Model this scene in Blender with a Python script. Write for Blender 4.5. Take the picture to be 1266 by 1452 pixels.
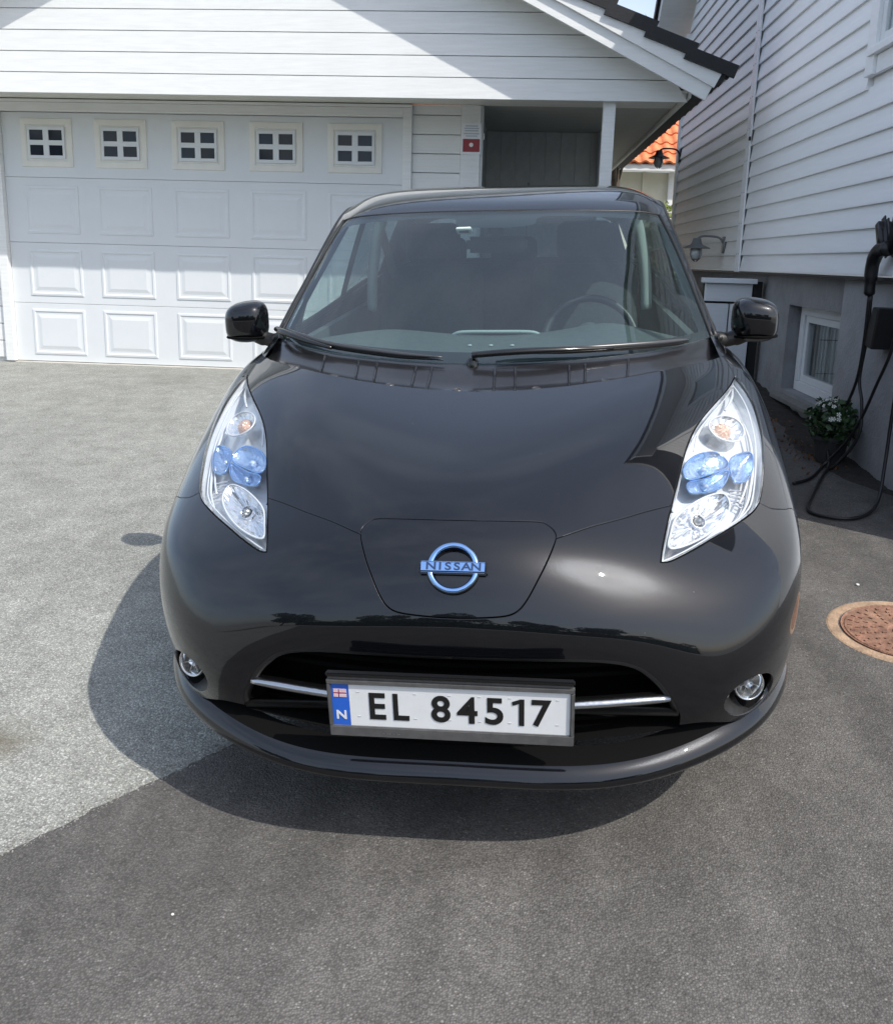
import bpy, bmesh, math, random
import numpy as np
from mathutils import Matrix, Vector
from mathutils.geometry import delaunay_2d_cdt

random.seed(7); RNG = np.random.default_rng(7)
for o in list(bpy.data.objects): bpy.data.objects.remove(o)
SC = bpy.context.scene
COL = SC.collection

# ------------------------------------------------------------------ camera, sky, sun, exposure
CAM_LOC = (0.0828, -1.825, 1.3884)
CAM_R = [[0.996866, 0.041572, -0.0673], [0.074501, -0.207373, 0.975421], [0.026594, -0.977378, -0.20982]]  # columns right, down, forward
cd = bpy.data.cameras.new('camera'); cam = bpy.data.objects.new('camera', cd); COL.objects.link(cam)
M = Matrix.Identity(4)
for i in range(3):
    M[i][0] = CAM_R[i][0]; M[i][1] = -CAM_R[i][1]; M[i][2] = -CAM_R[i][2]; M[i][3] = CAM_LOC[i]
cam.matrix_basis = M
cd.sensor_fit = 'HORIZONTAL'; cd.sensor_width = 36.0; cd.lens = 36.0*1270/1266
cd.shift_y = -(726-640)/1266.0
cd.clip_start = 0.05; cd.clip_end = 2000
SC.camera = cam

SUN = Vector((0.646, -0.521, 1.0)).normalized()
w = bpy.data.worlds.new('World'); SC.world = w; w.use_nodes = True
nt = w.node_tree; nt.nodes.clear()
wo = nt.nodes.new('ShaderNodeOutputWorld'); bg = nt.nodes.new('ShaderNodeBackground'); sky = nt.nodes.new('ShaderNodeTexSky')
sky.sky_type = 'NISHITA'; sky.sun_disc = False
sky.sun_elevation = math.asin(SUN.z); sky.sun_rotation = math.atan2(SUN.x, SUN.y)
sky.air_density = 1.0; sky.dust_density = 2.2; sky.ozone_density = 1.0
bg.inputs['Strength'].default_value = 0.15
# thin high cloud drifting over the blue
tcw = nt.nodes.new('ShaderNodeTexCoord'); mpw = nt.nodes.new('ShaderNodeMapping'); mpw.inputs['Scale'].default_value = (1.0, 1.6, 3.0); nt.links.new(tcw.outputs['Generated'], mpw.inputs[0])
nz = nt.nodes.new('ShaderNodeTexNoise'); nz.inputs['Scale'].default_value = 2.2; nz.inputs['Detail'].default_value = 8; nz.inputs['Roughness'].default_value = .58; nt.links.new(mpw.outputs[0], nz.inputs['Vector'])
mrw = nt.nodes.new('ShaderNodeMapRange'); mrw.inputs[1].default_value = .40; mrw.inputs[2].default_value = .72; mrw.inputs[3].default_value = .26; mrw.inputs[4].default_value = .56; nt.links.new(nz.outputs['Fac'], mrw.inputs[0])
mxw = nt.nodes.new('ShaderNodeMix'); mxw.data_type = 'RGBA'; nt.links.new(mrw.outputs[0], mxw.inputs[0]); nt.links.new(sky.outputs[0], mxw.inputs[6]); mxw.inputs[7].default_value = (5.3, 5.9, 6.9, 1)
nt.links.new(mxw.outputs[2], bg.inputs[0]); nt.links.new(bg.outputs[0], wo.inputs[0])
sl = bpy.data.lights.new('sun', 'SUN'); sl.energy = 3.2; sl.angle = math.radians(0.53); sl.color = (1.0, 0.955, 0.885)
so = bpy.data.objects.new('sun', sl); COL.objects.link(so)
so.rotation_euler = (-SUN).to_track_quat('-Z', 'Y').to_euler(); so.location = (4, -4, 9)
SC.view_settings.view_transform = 'Standard'; SC.view_settings.look = 'None'
SC.view_settings.exposure = 0.48; SC.view_settings.gamma = 1; SC.view_settings.use_curve_mapping = False
SC.cycles.max_bounces = 8; SC.cycles.transparent_max_bounces = 16; SC.cycles.caustics_reflective = False; SC.cycles.caustics_refractive = False
SC.cycles.sample_clamp_indirect = 6.0

# ------------------------------------------------------------------ helpers
CARAX = [[0.998555, 0.035684, -0.04018], [-0.038307, 0.997049, -0.066521], [0.037687, 0.067964, 0.996976]]   # car axes in the world
MC = Matrix.Identity(4)
for i in range(3):
    for j in range(3): MC[i][j] = CARAX[i][j]
MC[2][3] = .006
WM = {}                                     # world matrices by object name
def wmat(o): return WM[o.name] if o is not None else Matrix.Identity(4)
def place(o, parent, m):
    WM[o.name] = m.copy()
    if parent is not None:
        o.parent = parent; o.matrix_basis = wmat(parent).inverted() @ m
    else: o.matrix_basis = m
def link(name, me, parent=None, m=None):
    o = bpy.data.objects.new(name, me); COL.objects.link(o)
    if m is None: m = MC if parent is not None and wmat(parent) == MC else Matrix.Identity(4)
    place(o, parent, m)
    return o
def thing(name, label, cat, loc=(0,0,0), group=None, m=None):
    o = bpy.data.objects.new(name, None); COL.objects.link(o); o.empty_display_size = .2
    place(o, None, m if m is not None else Matrix.Translation(loc))
    o['label'] = label; o['category'] = cat
    if group: o['group'] = group
    return o
def tag(o, label, cat, group=None):
    o['label'] = label; o['category'] = cat
    if group: o['group'] = group
    return o
def kind(o, k): o['kind'] = k; return o

def mesh(name, verts, faces, mt=None, smooth=False, mats=None, fm=None):
    me = bpy.data.meshes.new(name); me.from_pydata([tuple(v) for v in verts], [], [tuple(f) for f in faces])
    if mt is not None: me.materials.append(mt)
    for x in (mats or []): me.materials.append(x)
    if fm is not None: me.polygons.foreach_set('material_index', fm)
    if smooth: me.polygons.foreach_set('use_smooth', [True]*len(me.polygons))
    me.update(); return me
def bm_mesh(name, bm, mt=None, smooth=False):
    me = bpy.data.meshes.new(name); bm.to_mesh(me); bm.free()
    if mt is not None: me.materials.append(mt)
    if smooth: me.polygons.foreach_set('use_smooth', [True]*len(me.polygons))
    return me
_bc = {}
def box_mesh(dx, dy, dz, mt, bev=0.0):
    k = (round(dx,4), round(dy,4), round(dz,4), mt.name, bev)
    if k in _bc: return _bc[k]
    bm = bmesh.new(); bmesh.ops.create_cube(bm, size=1.0)
    bmesh.ops.scale(bm, vec=(dx,dy,dz), verts=bm.verts)
    if bev > 0: bmesh.ops.bevel(bm, geom=bm.edges[:], offset=bev, segments=2, affect='EDGES', profile=.6)
    _bc[k] = bm_mesh('box', bm, mt); return _bc[k]
def box(name, x0, x1, y0, y1, z0, z1, mt, parent=None, bev=0.0, rot=None):
    m = Matrix.Translation(((x0+x1)/2, (y0+y1)/2, (z0+z1)/2))
    if rot is not None: m = m @ rot
    if parent is not None and parent.name == 'car': m = wmat(parent) @ m
    return link(name, box_mesh(abs(x1-x0), abs(y1-y0), abs(z1-z0), mt, bev), parent, m)
def prism(name, poly, y0, y1, mt, parent=None, axis='y', base=None, bev=0):
    """extrude polygon of (a,b) between y0,y1 along axis y (a=x,b=z) or x (a=y,b=z) or z (a=x,b=y)"""
    n = len(poly)
    f = {'y': lambda a,b,c: (a,c,b), 'x': lambda a,b,c: (c,a,b), 'z': lambda a,b,c: (a,b,c)}[axis]
    v = [f(a,b,y0) for a,b in poly] + [f(a,b,y1) for a,b in poly]
    fs = [tuple(range(n)), tuple(range(2*n-1, n-1, -1))] + [(i, i+n, (i+1)%n+n, (i+1)%n) for i in range(n)]
    bm = bmesh.new(); bv = [bm.verts.new(p) for p in v]
    for q in fs: bm.faces.new([bv[i] for i in q])
    bmesh.ops.recalc_face_normals(bm, faces=bm.faces)
    if bev: bmesh.ops.bevel(bm, geom=bm.edges[:], offset=bev, segments=2, affect='EDGES', profile=.6)
    c = Vector((0,0,0))
    for q in bm.verts: c += q.co
    c /= len(bm.verts)
    for q in bm.verts: q.co -= c
    m = Matrix.Translation(c)
    if base is not None: m = base @ m
    return link(name, bm_mesh(name, bm, mt), parent, m)
def crom(pts, n=6, closed=False):
    P = [np.array(p, float) for p in pts]; out = []; N = len(P)
    for i in range(N if closed else N-1):
        p1, p2 = P[i], P[(i+1)%N]
        p0 = P[(i-1)%N] if closed or i > 0 else 2*p1-p2
        p3 = P[(i+2)%N] if closed or i+2 < N else 2*p2-p1
        for k in range(n):
            t = k/n
            out.append(.5*((2*p1)+(-p0+p2)*t+(2*p0-5*p1+4*p2-p3)*t*t+(-p0+3*p1-3*p2+p3)*t**3))
    if not closed: out.append(P[-1])
    return out
def tube_geo(pts, r, seg=8, closed=False, caps=True, flat=None):
    P = [Vector(p) for p in pts]; n = len(P); V = []; F = []
    rr = [float(q) for q in np.interp(np.linspace(0,1,n), np.linspace(0,1,len(r)), r)] if hasattr(r, '__len__') else [r]*n
    up = None
    for i in range(n):
        a = P[(i-1)%n] if closed or i > 0 else P[i]; b = P[(i+1)%n] if closed or i < n-1 else P[i]
        t = (b-a).normalized()
        if up is None:
            up = t.cross(Vector((0,0,1)));
            if up.length < .1: up = t.cross(Vector((1,0,0)))
            up.normalize()
        up = (up - t*up.dot(t)).normalized(); s = t.cross(up)
        for k in range(seg):
            an = 2*math.pi*k/seg
            V.append(P[i] + (math.cos(an)*up + math.sin(an)*s*(flat or 1))*rr[i])
    m = n if closed else n-1
    for i in range(m):
        for k in range(seg):
            F.append((i*seg+k, i*seg+(k+1)%seg, ((i+1)%n)*seg+(k+1)%seg, ((i+1)%n)*seg+k))
    if caps and not closed:
        F.append(tuple(range(seg-1,-1,-1))); F.append(tuple((n-1)*seg+k for k in range(seg)))
    return V, F
def tube(name, pts, r, mt, parent=None, seg=8, closed=False, m=None, flat=None):
    V, F = tube_geo(pts, r, seg, closed, flat=flat)
    return link(name, mesh(name, V, F, mt, True), parent, m)
def lathe_geo(prof, seg=32, axis='z'):
    V = []; F = []; n = len(prof)
    for i in range(seg):
        a = 2*math.pi*i/seg
        for r, z in prof:
            p = (r*math.cos(a), r*math.sin(a), z)
            V.append(p if axis == 'z' else (p[2], p[0], p[1]) if axis == 'x' else (p[0], p[2], -p[1]))
    for i in range(seg):
        j = (i+1)%seg
        for k in range(n-1): F.append((i*n+k, j*n+k, j*n+k+1, i*n+k+1))
    return V, F
def join(geos):
    V = []; F = []
    for v, f in geos:
        o = len(V); V += list(v); F += [tuple(i+o for i in q) for q in f]
    return V, F
def xf(geo, m): return [m @ Vector(v) for v in geo[0]], geo[1]
def cube_geo(x0,x1,y0,y1,z0,z1):
    v = [(x,y,z) for x in (x0,x1) for y in (y0,y1) for z in (z0,z1)]
    return v, [(0,1,3,2),(4,6,7,5),(0,4,5,1),(2,3,7,6),(0,2,6,4),(1,5,7,3)]

# ------------------------------------------------------------------ materials
def new_mat(name):
    m = bpy.data.materials.new(name); m.use_nodes = True
    return m, m.node_tree, m.node_tree.nodes['Principled BSDF']
def N(nt, t, **kw):
    n = nt.nodes.new(t)
    for k, v in kw.items():
        if k in n.inputs: n.inputs[k].default_value = v
        else: setattr(n, k, v)
    return n
def rgb(c): return (c[0], c[1], c[2], 1.0) if hasattr(c, '__len__') else (c, c, c, 1.0)
def mat(name, col, rough=.5, metal=0.0, var=0.0, scale=4.0, bump=0.0, bscale=60.0, coat=0.0, spec=.5, coords='Object', stretch=None, dirt=None, coatr=.02):
    m, nt, b = new_mat(name); L = nt.links
    b.inputs['Roughness'].default_value = rough; b.inputs['Metallic'].default_value = metal
    b.inputs['Specular IOR Level'].default_value = spec
    b.inputs['Coat Weight'].default_value = coat; b.inputs['Coat Roughness'].default_value = coatr
    tc = N(nt, 'ShaderNodeTexCoord'); src = tc.outputs[coords]
    if stretch:
        mp = N(nt, 'ShaderNodeMapping'); mp.inputs['Scale'].default_value = stretch; L.new(src, mp.inputs[0]); src = mp.outputs[0]
    c = rgb(col); b.inputs['Base Color'].default_value = c
    if var > 0:
        n1 = N(nt, 'ShaderNodeTexNoise', Scale=scale, Detail=6.0, Roughness=.6); L.new(src, n1.inputs['Vector'])
        r = N(nt, 'ShaderNodeValToRGB'); r.color_ramp.elements[0].position = .3; r.color_ramp.elements[1].position = .7
        r.color_ramp.elements[0].color = tuple(x*(1-var) for x in c[:3])+(1,); r.color_ramp.elements[1].color = tuple(min(1,x*(1+var)) for x in c[:3])+(1,)
        L.new(n1.outputs['Fac'], r.inputs[0]); out = r.outputs[0]
        if dirt:
            n2 = N(nt, 'ShaderNodeTexNoise', Scale=dirt[1], Detail=8.0, Roughness=.7); L.new(src, n2.inputs['Vector'])
            r2 = N(nt, 'ShaderNodeMapRange'); r2.inputs[1].default_value = .5; r2.inputs[2].default_value = .75; r2.inputs[4].default_value = dirt[2]
            L.new(n2.outputs['Fac'], r2.inputs[0])
            mx = N(nt, 'ShaderNodeMix', data_type='RGBA'); L.new(r2.outputs[0], mx.inputs[0]); L.new(out, mx.inputs[6]); mx.inputs[7].default_value = rgb(dirt[0]); out = mx.outputs[2]
        L.new(out, b.inputs['Base Color'])
    if bump > 0:
        n3 = N(nt, 'ShaderNodeTexNoise', Scale=bscale, Detail=4.0); L.new(src, n3.inputs['Vector'])
        bp = N(nt, 'ShaderNodeBump', Strength=bump, Distance=.01); L.new(n3.outputs['Fac'], bp.inputs['Height']); L.new(bp.outputs[0], b.inputs['Normal'])
    return m
def glass_mat(name, tint, rough=0.0, refl=1.0, ior=1.5):
    m = bpy.data.materials.new(name); m.use_nodes = True; nt = m.node_tree; nt.nodes.clear(); L = nt.links
    o = N(nt, 'ShaderNodeOutputMaterial'); t = N(nt, 'ShaderNodeBsdfTransparent'); t.inputs[0].default_value = rgb(tint)
    g = N(nt, 'ShaderNodeBsdfGlossy', Roughness=rough); g.inputs[0].default_value = rgb(refl)
    ge = N(nt, 'ShaderNodeNewGeometry'); io = N(nt, 'ShaderNodeMapRange'); io.inputs[3].default_value = ior; io.inputs[4].default_value = 1/ior; L.new(ge.outputs['Backfacing'], io.inputs[0])
    fr = N(nt, 'ShaderNodeFresnel'); L.new(io.outputs[0], fr.inputs['IOR']); mx = N(nt, 'ShaderNodeMixShader')
    L.new(fr.outputs[0], mx.inputs[0]); L.new(t.outputs[0], mx.inputs[1]); L.new(g.outputs[0], mx.inputs[2]); L.new(mx.outputs[0], o.inputs[0])
    return m

def sky_haze_glass(name, tint, film, refl_ior):
    m = glass_mat(name, tint, 0.0, 1.0, refl_ior); nt = m.node_tree; L = nt.links
    o = [n for n in nt.nodes if n.type == 'OUTPUT_MATERIAL'][0]; src = o.inputs[0].links[0].from_socket
    d = N(nt, 'ShaderNodeBsdfDiffuse'); d.inputs[0].default_value = (.50,.76,.82,1); mx = N(nt, 'ShaderNodeMixShader')  # blue-green diffuse dust film, tinted to stand in for sky reflected as haze
    tc = N(nt, 'ShaderNodeTexCoord'); n1 = N(nt, 'ShaderNodeTexNoise', Scale=7.0, Detail=7.0, Roughness=.65); L.new(tc.outputs['Object'], n1.inputs['Vector'])
    mr = N(nt, 'ShaderNodeMapRange'); mr.inputs[1].default_value=.3; mr.inputs[2].default_value=.75; mr.inputs[3].default_value=film*.8; mr.inputs[4].default_value=film*1.25
    L.new(n1.outputs['Fac'], mr.inputs[0]); L.new(mr.outputs[0], mx.inputs[0]); L.new(src, mx.inputs[1]); L.new(d.outputs[0], mx.inputs[2]); L.new(mx.outputs[0], o.inputs[0])
    return m
def paint_material():
    m, nt, b = new_mat('black_car_paint'); L = nt.links
    b.inputs['Base Color'].default_value = (.0045,.0048,.0065,1); b.inputs['Metallic'].default_value = .30; b.inputs['Specular IOR Level'].default_value = .13; b.inputs['Specular Tint'].default_value = (.80,.90,1.0,1); b.inputs['Roughness'].default_value = .20
    b.inputs['Coat Weight'].default_value = 1.0; b.inputs['Coat Roughness'].default_value = .015; b.inputs['Coat IOR'].default_value = 1.56
    tc = N(nt, 'ShaderNodeTexCoord')
    v = N(nt, 'ShaderNodeTexVoronoi', Scale=1400.0); L.new(tc.outputs['Object'], v.inputs['Vector'])
    bp = N(nt, 'ShaderNodeBump', Strength=.10, Distance=.001); L.new(v.outputs['Distance'], bp.inputs['Height']); L.new(bp.outputs[0], b.inputs['Normal'])
    # dust: a thin pale film in patches on the lacquer
    n = N(nt, 'ShaderNodeTexNoise', Scale=5.0, Detail=9.0, Roughness=.65); L.new(tc.outputs['Object'], n.inputs['Vector'])
    mr = N(nt, 'ShaderNodeMapRange'); mr.inputs[1].default_value=.35; mr.inputs[2].default_value=.8; mr.inputs[3].default_value=.008; mr.inputs[4].default_value=.03
    L.new(n.outputs['Fac'], mr.inputs[0]); L.new(mr.outputs[0], b.inputs['Coat Roughness'])
    sp = N(nt, 'ShaderNodeTexVoronoi', Scale=26.0); L.new(tc.outputs['Object'], sp.inputs['Vector'])
    sm = N(nt, 'ShaderNodeMapRange', interpolation_type='SMOOTHSTEP'); sm.inputs[1].default_value=.035; sm.inputs[2].default_value=.06; sm.inputs[3].default_value=1; sm.inputs[4].default_value=0; L.new(sp.outputs['Distance'], sm.inputs[0])
    se = N(nt, 'ShaderNodeSeparateColor'); L.new(sp.outputs['Color'], se.inputs[0]); th = N(nt, 'ShaderNodeMath', operation='GREATER_THAN'); th.inputs[1].default_value=.86; L.new(se.outputs[0], th.inputs[0])
    ml = N(nt, 'ShaderNodeMath', operation='MULTIPLY'); L.new(sm.outputs[0], ml.inputs[0]); L.new(th.outputs[0], ml.inputs[1])
    m3 = N(nt, 'ShaderNodeMath', operation='MULTIPLY'); m3.inputs[1].default_value=.5; L.new(ml.outputs[0], m3.inputs[0])
    mc = N(nt, 'ShaderNodeMix', data_type='RGBA'); mc.inputs[6].default_value = b.inputs['Base Color'].default_value; mc.inputs[7].default_value=(.16,.16,.15,1); L.new(m3.outputs[0], mc.inputs[0]); L.new(mc.outputs[2], b.inputs['Base Color'])
    cwm = N(nt, 'ShaderNodeMath', operation='SUBTRACT'); cwm.inputs[0].default_value=1.0; L.new(ml.outputs[0], cwm.inputs[1]); L.new(cwm.outputs[0], b.inputs['Coat Weight'])
    op = N(nt, 'ShaderNodeTexNoise', Scale=9.0, Detail=1.0); L.new(tc.outputs['Object'], op.inputs['Vector'])
    b2 = N(nt, 'ShaderNodeBump', Strength=.02, Distance=.01); L.new(op.outputs['Fac'], b2.inputs['Height']); L.new(b2.outputs[0], b.inputs['Coat Normal'])
    return m
PAINT = paint_material()
BLACK = mat('black_plastic', .012, .45, var=.2, scale=20, bump=.05, bscale=300)
GLOSSBLACK = mat('gloss_black_plastic', .008, .12, spec=.6)
VOID = mat('dark_cavity', .004, .95, spec=.1)
CHROME = mat('chrome', (.75,.76,.78), .07, 1.0)
REFLECTOR = mat('lamp_reflector', (.90,.93,.97), .13, .88, bump=1.0, bscale=22)
BRUSHED = mat('brushed_chrome', (.50,.51,.53), .22, 1.0, bump=.1, bscale=40)
SATIN = mat('satin_silver', (.55,.55,.53), .28, 1.0)
BLUECHROME = mat('blue_tinted_chrome', (.34,.55,.90), .10, 1.0)
WHITEGUIDE = mat('white_lamp_trim', (.62,.66,.70), .15, 0.0, coat=.5)
HOUSING = mat('lamp_housing', (.84,.88,.92), .22, .35, coat=.5)
AMBER = mat('amber_bulb', (.75,.28,.10), .2, 0.0, coat=1.0)
BLUELENS = mat('blue_projector_lens', (.46,.63,.88), .18, .75, coat=1.0, bump=.5, bscale=75)
LENS = glass_mat('clear_lamp_lens', (.97,.975,.98), 0.0, 1.0, 1.45)
GLASS = sky_haze_glass('windscreen_glass', (.68,.80,.80), .010, 1.80)
SIDEGLASS = glass_mat('side_window_glass', (.70,.80,.77), 0.0, 1.0, 1.5)
REARGLASS = glass_mat('privacy_glass', (.30,.36,.36), 0.0, 1.0, 1.5)
HOUSEGLASS = glass_mat('house_window_glass', (.85,.88,.88), 0.0, 1.0, 1.5)
RUBBER = mat('tyre_rubber', .018, .75, var=.2, scale=30)
DASH = mat('dashboard_plastic', (.085,.10,.10), .7, var=.15, scale=40, bump=.1, bscale=500)
SEATCLOTH = mat('seat_cloth', (.035,.040,.042), .85, var=.25, scale=60, bump=.15, bscale=400)
LIGHTTRIM = mat('pale_interior_trim', (.35,.40,.39), .6)
PLATEWHITE = mat('plate_white', (.80,.82,.83), .35, coat=.4, var=.03, scale=30)
PLATEBLUE = mat('plate_blue', (.02,.13,.62), .35, coat=.4)
PLATERED = mat('flag_red', (.55,.05,.07), .4)
INK = mat('black_ink', .01, .4)
FRAMEGREY = mat('plate_frame_grey', (.10,.10,.10), .3, var=.2, scale=40, coat=.3)
# ------------------------------------------------------------------ ground
def sstep(a, b, x):
    t = np.clip((x-a)/(b-a), 0, 1); return t*t*(3-2*t)
def gh(x, y):
    x = np.asarray(x, float); y = np.asarray(y, float)
    yc = np.where(y > 7, 7+ (1-np.exp(-(np.maximum(y,7)-7)/2))*1.0, y); yc = np.where(y < -3, -3-(1-np.exp((np.minimum(y,-3)+3)/3))*3, yc)
    xc = np.where(x < -4, -4-(1-np.exp((np.minimum(x,-4)+4)/2))*2, x); xc = np.where(x > 2.5, 2.5+(1-np.exp(-(np.maximum(x,2.5)-2.5)/2))*2, xc)
    z = .0682*yc + .0378*xc
    w = sstep(4.9, 6.55, y)*(1-sstep(-.4, 1.2, x))
    return z*(1-w) + .300*w
def g1(x, y): return float(gh(x, y))
def ground_mesh(name, xs, ys, off, mt, keep=None):
    X, Y = np.meshgrid(xs, ys); Z = gh(X, Y)+off
    V = np.stack([X,Y,Z], -1).reshape(-1,3); nx = len(xs); F = []
    for j in range(len(ys)-1):
        for i in range(nx-1):
            F.append((j*nx+i, j*nx+i+1, (j+1)*nx+i+1, (j+1)*nx+i))
    return mesh(name, V, F, mt, True)
def aggregate(name, base, light, dark, scale, bstr, patch, rough=.9, speck=.12, streak=None, tint=None, wear=None):
    m, nt, b = new_mat(name); L = nt.links; b.inputs['Roughness'].default_value = rough; b.inputs['Specular IOR Level'].default_value = .35
    tc = N(nt, 'ShaderNodeTexCoord'); src = tc.outputs['Object']
    v = N(nt, 'ShaderNodeTexVoronoi', Scale=scale); L.new(src, v.inputs['Vector'])
    sep = N(nt, 'ShaderNodeSeparateColor'); L.new(v.outputs['Color'], sep.inputs[0])
    r = N(nt, 'ShaderNodeValToRGB'); e = r.color_ramp.elements
    e[0].position = 0; e[0].color = rgb(dark); e[1].position = 1; e[1].color = rgb(light)
    x = e.new(.35); x.color = rgb(base); x = e.new(1-speck); x.color = rgb(tuple(a*1.15 for a in base))
    L.new(sep.outputs[0], r.inputs[0]); col = r.outputs[0]
    # the binder between the stones
    d = N(nt, 'ShaderNodeMapRange'); d.inputs[1].default_value=.25; d.inputs[2].default_value=.7; d.inputs[3].default_value=0; d.inputs[4].default_value=.75
    L.new(v.outputs['Distance'], d.inputs[0])
    mx = N(nt, 'ShaderNodeMix', data_type='RGBA'); L.new(d.outputs[0], mx.inputs[0]); L.new(col, mx.inputs[6]); mx.inputs[7].default_value = rgb(dark); col = mx.outputs[2]
    n = N(nt, 'ShaderNodeTexNoise', Scale=patch[0], Detail=8.0, Roughness=.62); L.new(src, n.inputs['Vector'])
    mr = N(nt, 'ShaderNodeMapRange'); mr.inputs[1].default_value=.32; mr.inputs[2].default_value=.68; mr.inputs[3].default_value=1-patch[1]; mr.inputs[4].default_value=1+patch[1]
    L.new(n.outputs['Fac'], mr.inputs[0])
    n2 = N(nt, 'ShaderNodeTexNoise', Scale=patch[0]*9, Detail=5.0, Roughness=.7); L.new(src, n2.inputs['Vector'])
    mr2 = N(nt, 'ShaderNodeMapRange'); mr2.inputs[1].default_value=.35; mr2.inputs[2].default_value=.65; mr2.inputs[3].default_value=.86; mr2.inputs[4].default_value=1.14
    L.new(n2.outputs['Fac'], mr2.inputs[0])
    mm = N(nt, 'ShaderNodeMath', operation='MULTIPLY'); L.new(mr.outputs[0], mm.inputs[0]); L.new(mr2.outputs[0], mm.inputs[1])
    fac = mm.outputs[0]
    if streak:
        mp = N(nt, 'ShaderNodeMapping'); mp.inputs['Rotation'].default_value = (0,0,streak[0]); mp.inputs['Scale'].default_value = (streak[1], streak[1]*.22, 1)
        L.new(src, mp.inputs[0]); n4 = N(nt, 'ShaderNodeTexNoise', Scale=1.0, Detail=5.0); L.new(mp.outputs[0], n4.inputs['Vector'])
        m4 = N(nt, 'ShaderNodeMapRange'); m4.inputs[1].default_value=.35; m4.inputs[2].default_value=.7; m4.inputs[3].default_value=.92; m4.inputs[4].default_value=1+streak[2]
        L.new(n4.outputs['Fac'], m4.inputs[0]); m5 = N(nt, 'ShaderNodeMath', operation='MULTIPLY'); L.new(fac, m5.inputs[0]); L.new(m4.outputs[0], m5.inputs[1]); fac = m5.outputs[0]
    sc = N(nt, 'ShaderNodeVectorMath', operation='SCALE'); L.new(col, sc.inputs[0]); L.new(fac, sc.inputs['Scale']); col = sc.outputs[0]
    for st in (tint or []):     # stains: (x, y, radius, colour, strength)
        vm = N(nt, 'ShaderNodeVectorMath', operation='SUBTRACT'); L.new(src, vm.inputs[0]); vm.inputs[1].default_value = (st[0], st[1], 0)
        v2 = N(nt, 'ShaderNodeVectorMath', operation='MULTIPLY'); L.new(vm.outputs[0], v2.inputs[0]); v2.inputs[1].default_value = (1,1,0)
        ln = N(nt, 'ShaderNodeVectorMath', operation='LENGTH'); L.new(v2.outputs[0], ln.inputs[0])
        ns = N(nt, 'ShaderNodeTexNoise', Scale=9.0, Detail=6.0, Roughness=.7); L.new(src, ns.inputs['Vector'])
        ad = N(nt, 'ShaderNodeMath', operation='MULTIPLY_ADD'); L.new(ns.outputs['Fac'], ad.inputs[0]); ad.inputs[1].default_value = st[2]*1.4; L.new(ln.outputs['Value'], ad.inputs[2])
        mr3 = N(nt, 'ShaderNodeMapRange', interpolation_type='SMOOTHSTEP'); mr3.inputs[1].default_value = st[2]*.55; mr3.inputs[2].default_value = st[2]*1.7; mr3.inputs[3].default_value = st[4]; mr3.inputs[4].default_value = 0
        L.new(ad.outputs[0], mr3.inputs[0])
        mx2 = N(nt, 'ShaderNodeMix', data_type='RGBA'); L.new(mr3.outputs[0], mx2.inputs[0]); L.new(col, mx2.inputs[6]); mx2.inputs[7].default_value = rgb(st[3]); col = mx2.outputs[2]
    L.new(col, b.inputs['Base Color'])
    ng = N(nt, 'ShaderNodeTexNoise', Scale=scale*.5, Detail=4.0, Roughness=.7); L.new(src, ng.inputs['Vector'])
    hh = N(nt, 'ShaderNodeMath', operation='SUBTRACT'); L.new(ng.outputs['Fac'], hh.inputs[0]); L.new(v.outputs['Distance'], hh.inputs[1])
    bp = N(nt, 'ShaderNodeBump', Strength=bstr, Distance=.004); L.new(hh.outputs[0], bp.inputs['Height']); L.new(bp.outputs[0], b.inputs['Normal'])
    return m
OLD = aggregate('worn_gravelly_asphalt', (.325,.33,.30), (.56,.56,.525), (.16,.162,.15), 185.0, .6, (.7,.12), speck=.22, tint=[(-1.38,.44,.17,(.11,.09,.055),.75),(-2.9,5.9,.5,(.16,.16,.14),.4)])
NEW = aggregate('dark_asphalt', (.113,.107,.100), (.215,.205,.192), (.062,.059,.055), 190.0, .6, (1.1,.13), speck=.05, streak=(-.85,5.0,.30), tint=[(-.62,-.02,.10,(.15,.145,.14),.12),(.55,.15,.12,(.14,.135,.13),.12)])
xs = np.unique(np.concatenate([np.linspace(-12,12,97), -np.geomspace(12,600,14), np.geomspace(12,600,14)]))
ys = np.unique(np.concatenate([np.linspace(-12,16,113), -np.geomspace(12,600,14), np.geomspace(16,600,14)]))
kind(link('ground', ground_mesh('ground', xs, ys, 0.0, OLD)), 'structure')
# newer asphalt: everything to the right of the ragged joint
def joint(y): return -1.098+.956*(min(y,1.1+.25*(1-math.exp(-max(0,y-1.1)*4)))-.004)
def joint_wob(y): return joint(y)+.005*math.sin(y*23)+.004*math.sin(y*57+1)+.012*math.sin(y*6.1+2)+.006*math.sin(y*141)*math.sin(y*13)
V=[];F=[]; yy=np.concatenate([np.linspace(-11,-1.6,30), np.arange(-1.55,2.4,.02), np.linspace(2.45,3.0,12)])
us=np.concatenate([[0,.004],np.linspace(.1,1,16)**1.3])
for y in yy:
    x0=joint_wob(y)
    for k,u in enumerate(us):
        x=x0+(11-x0)*u; V.append((x,y,g1(x,y)+(.0005 if k==0 else .007)))
n=len(us)
for j in range(len(yy)-1):
    for i in range(n-1): F.append((j*n+i,j*n+i+1,(j+1)*n+i+1,(j+1)*n+i))
o=len(V); y0=3.0; ya=np.linspace(3.0,6.4,18)
for y in ya:
    for k,u in enumerate(us):
        x0=joint_wob(3.0)-.0*(y-3); x=x0+(11-x0)*u; V.append((x,y,g1(x,y)+(.0005 if k==0 else .007)))
for j in range(len(ya)-1):
    for i in range(n-1): F.append((o+j*n+i,o+j*n+i+1,o+(j+1)*n+i+1,o+(j+1)*n+i))
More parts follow.
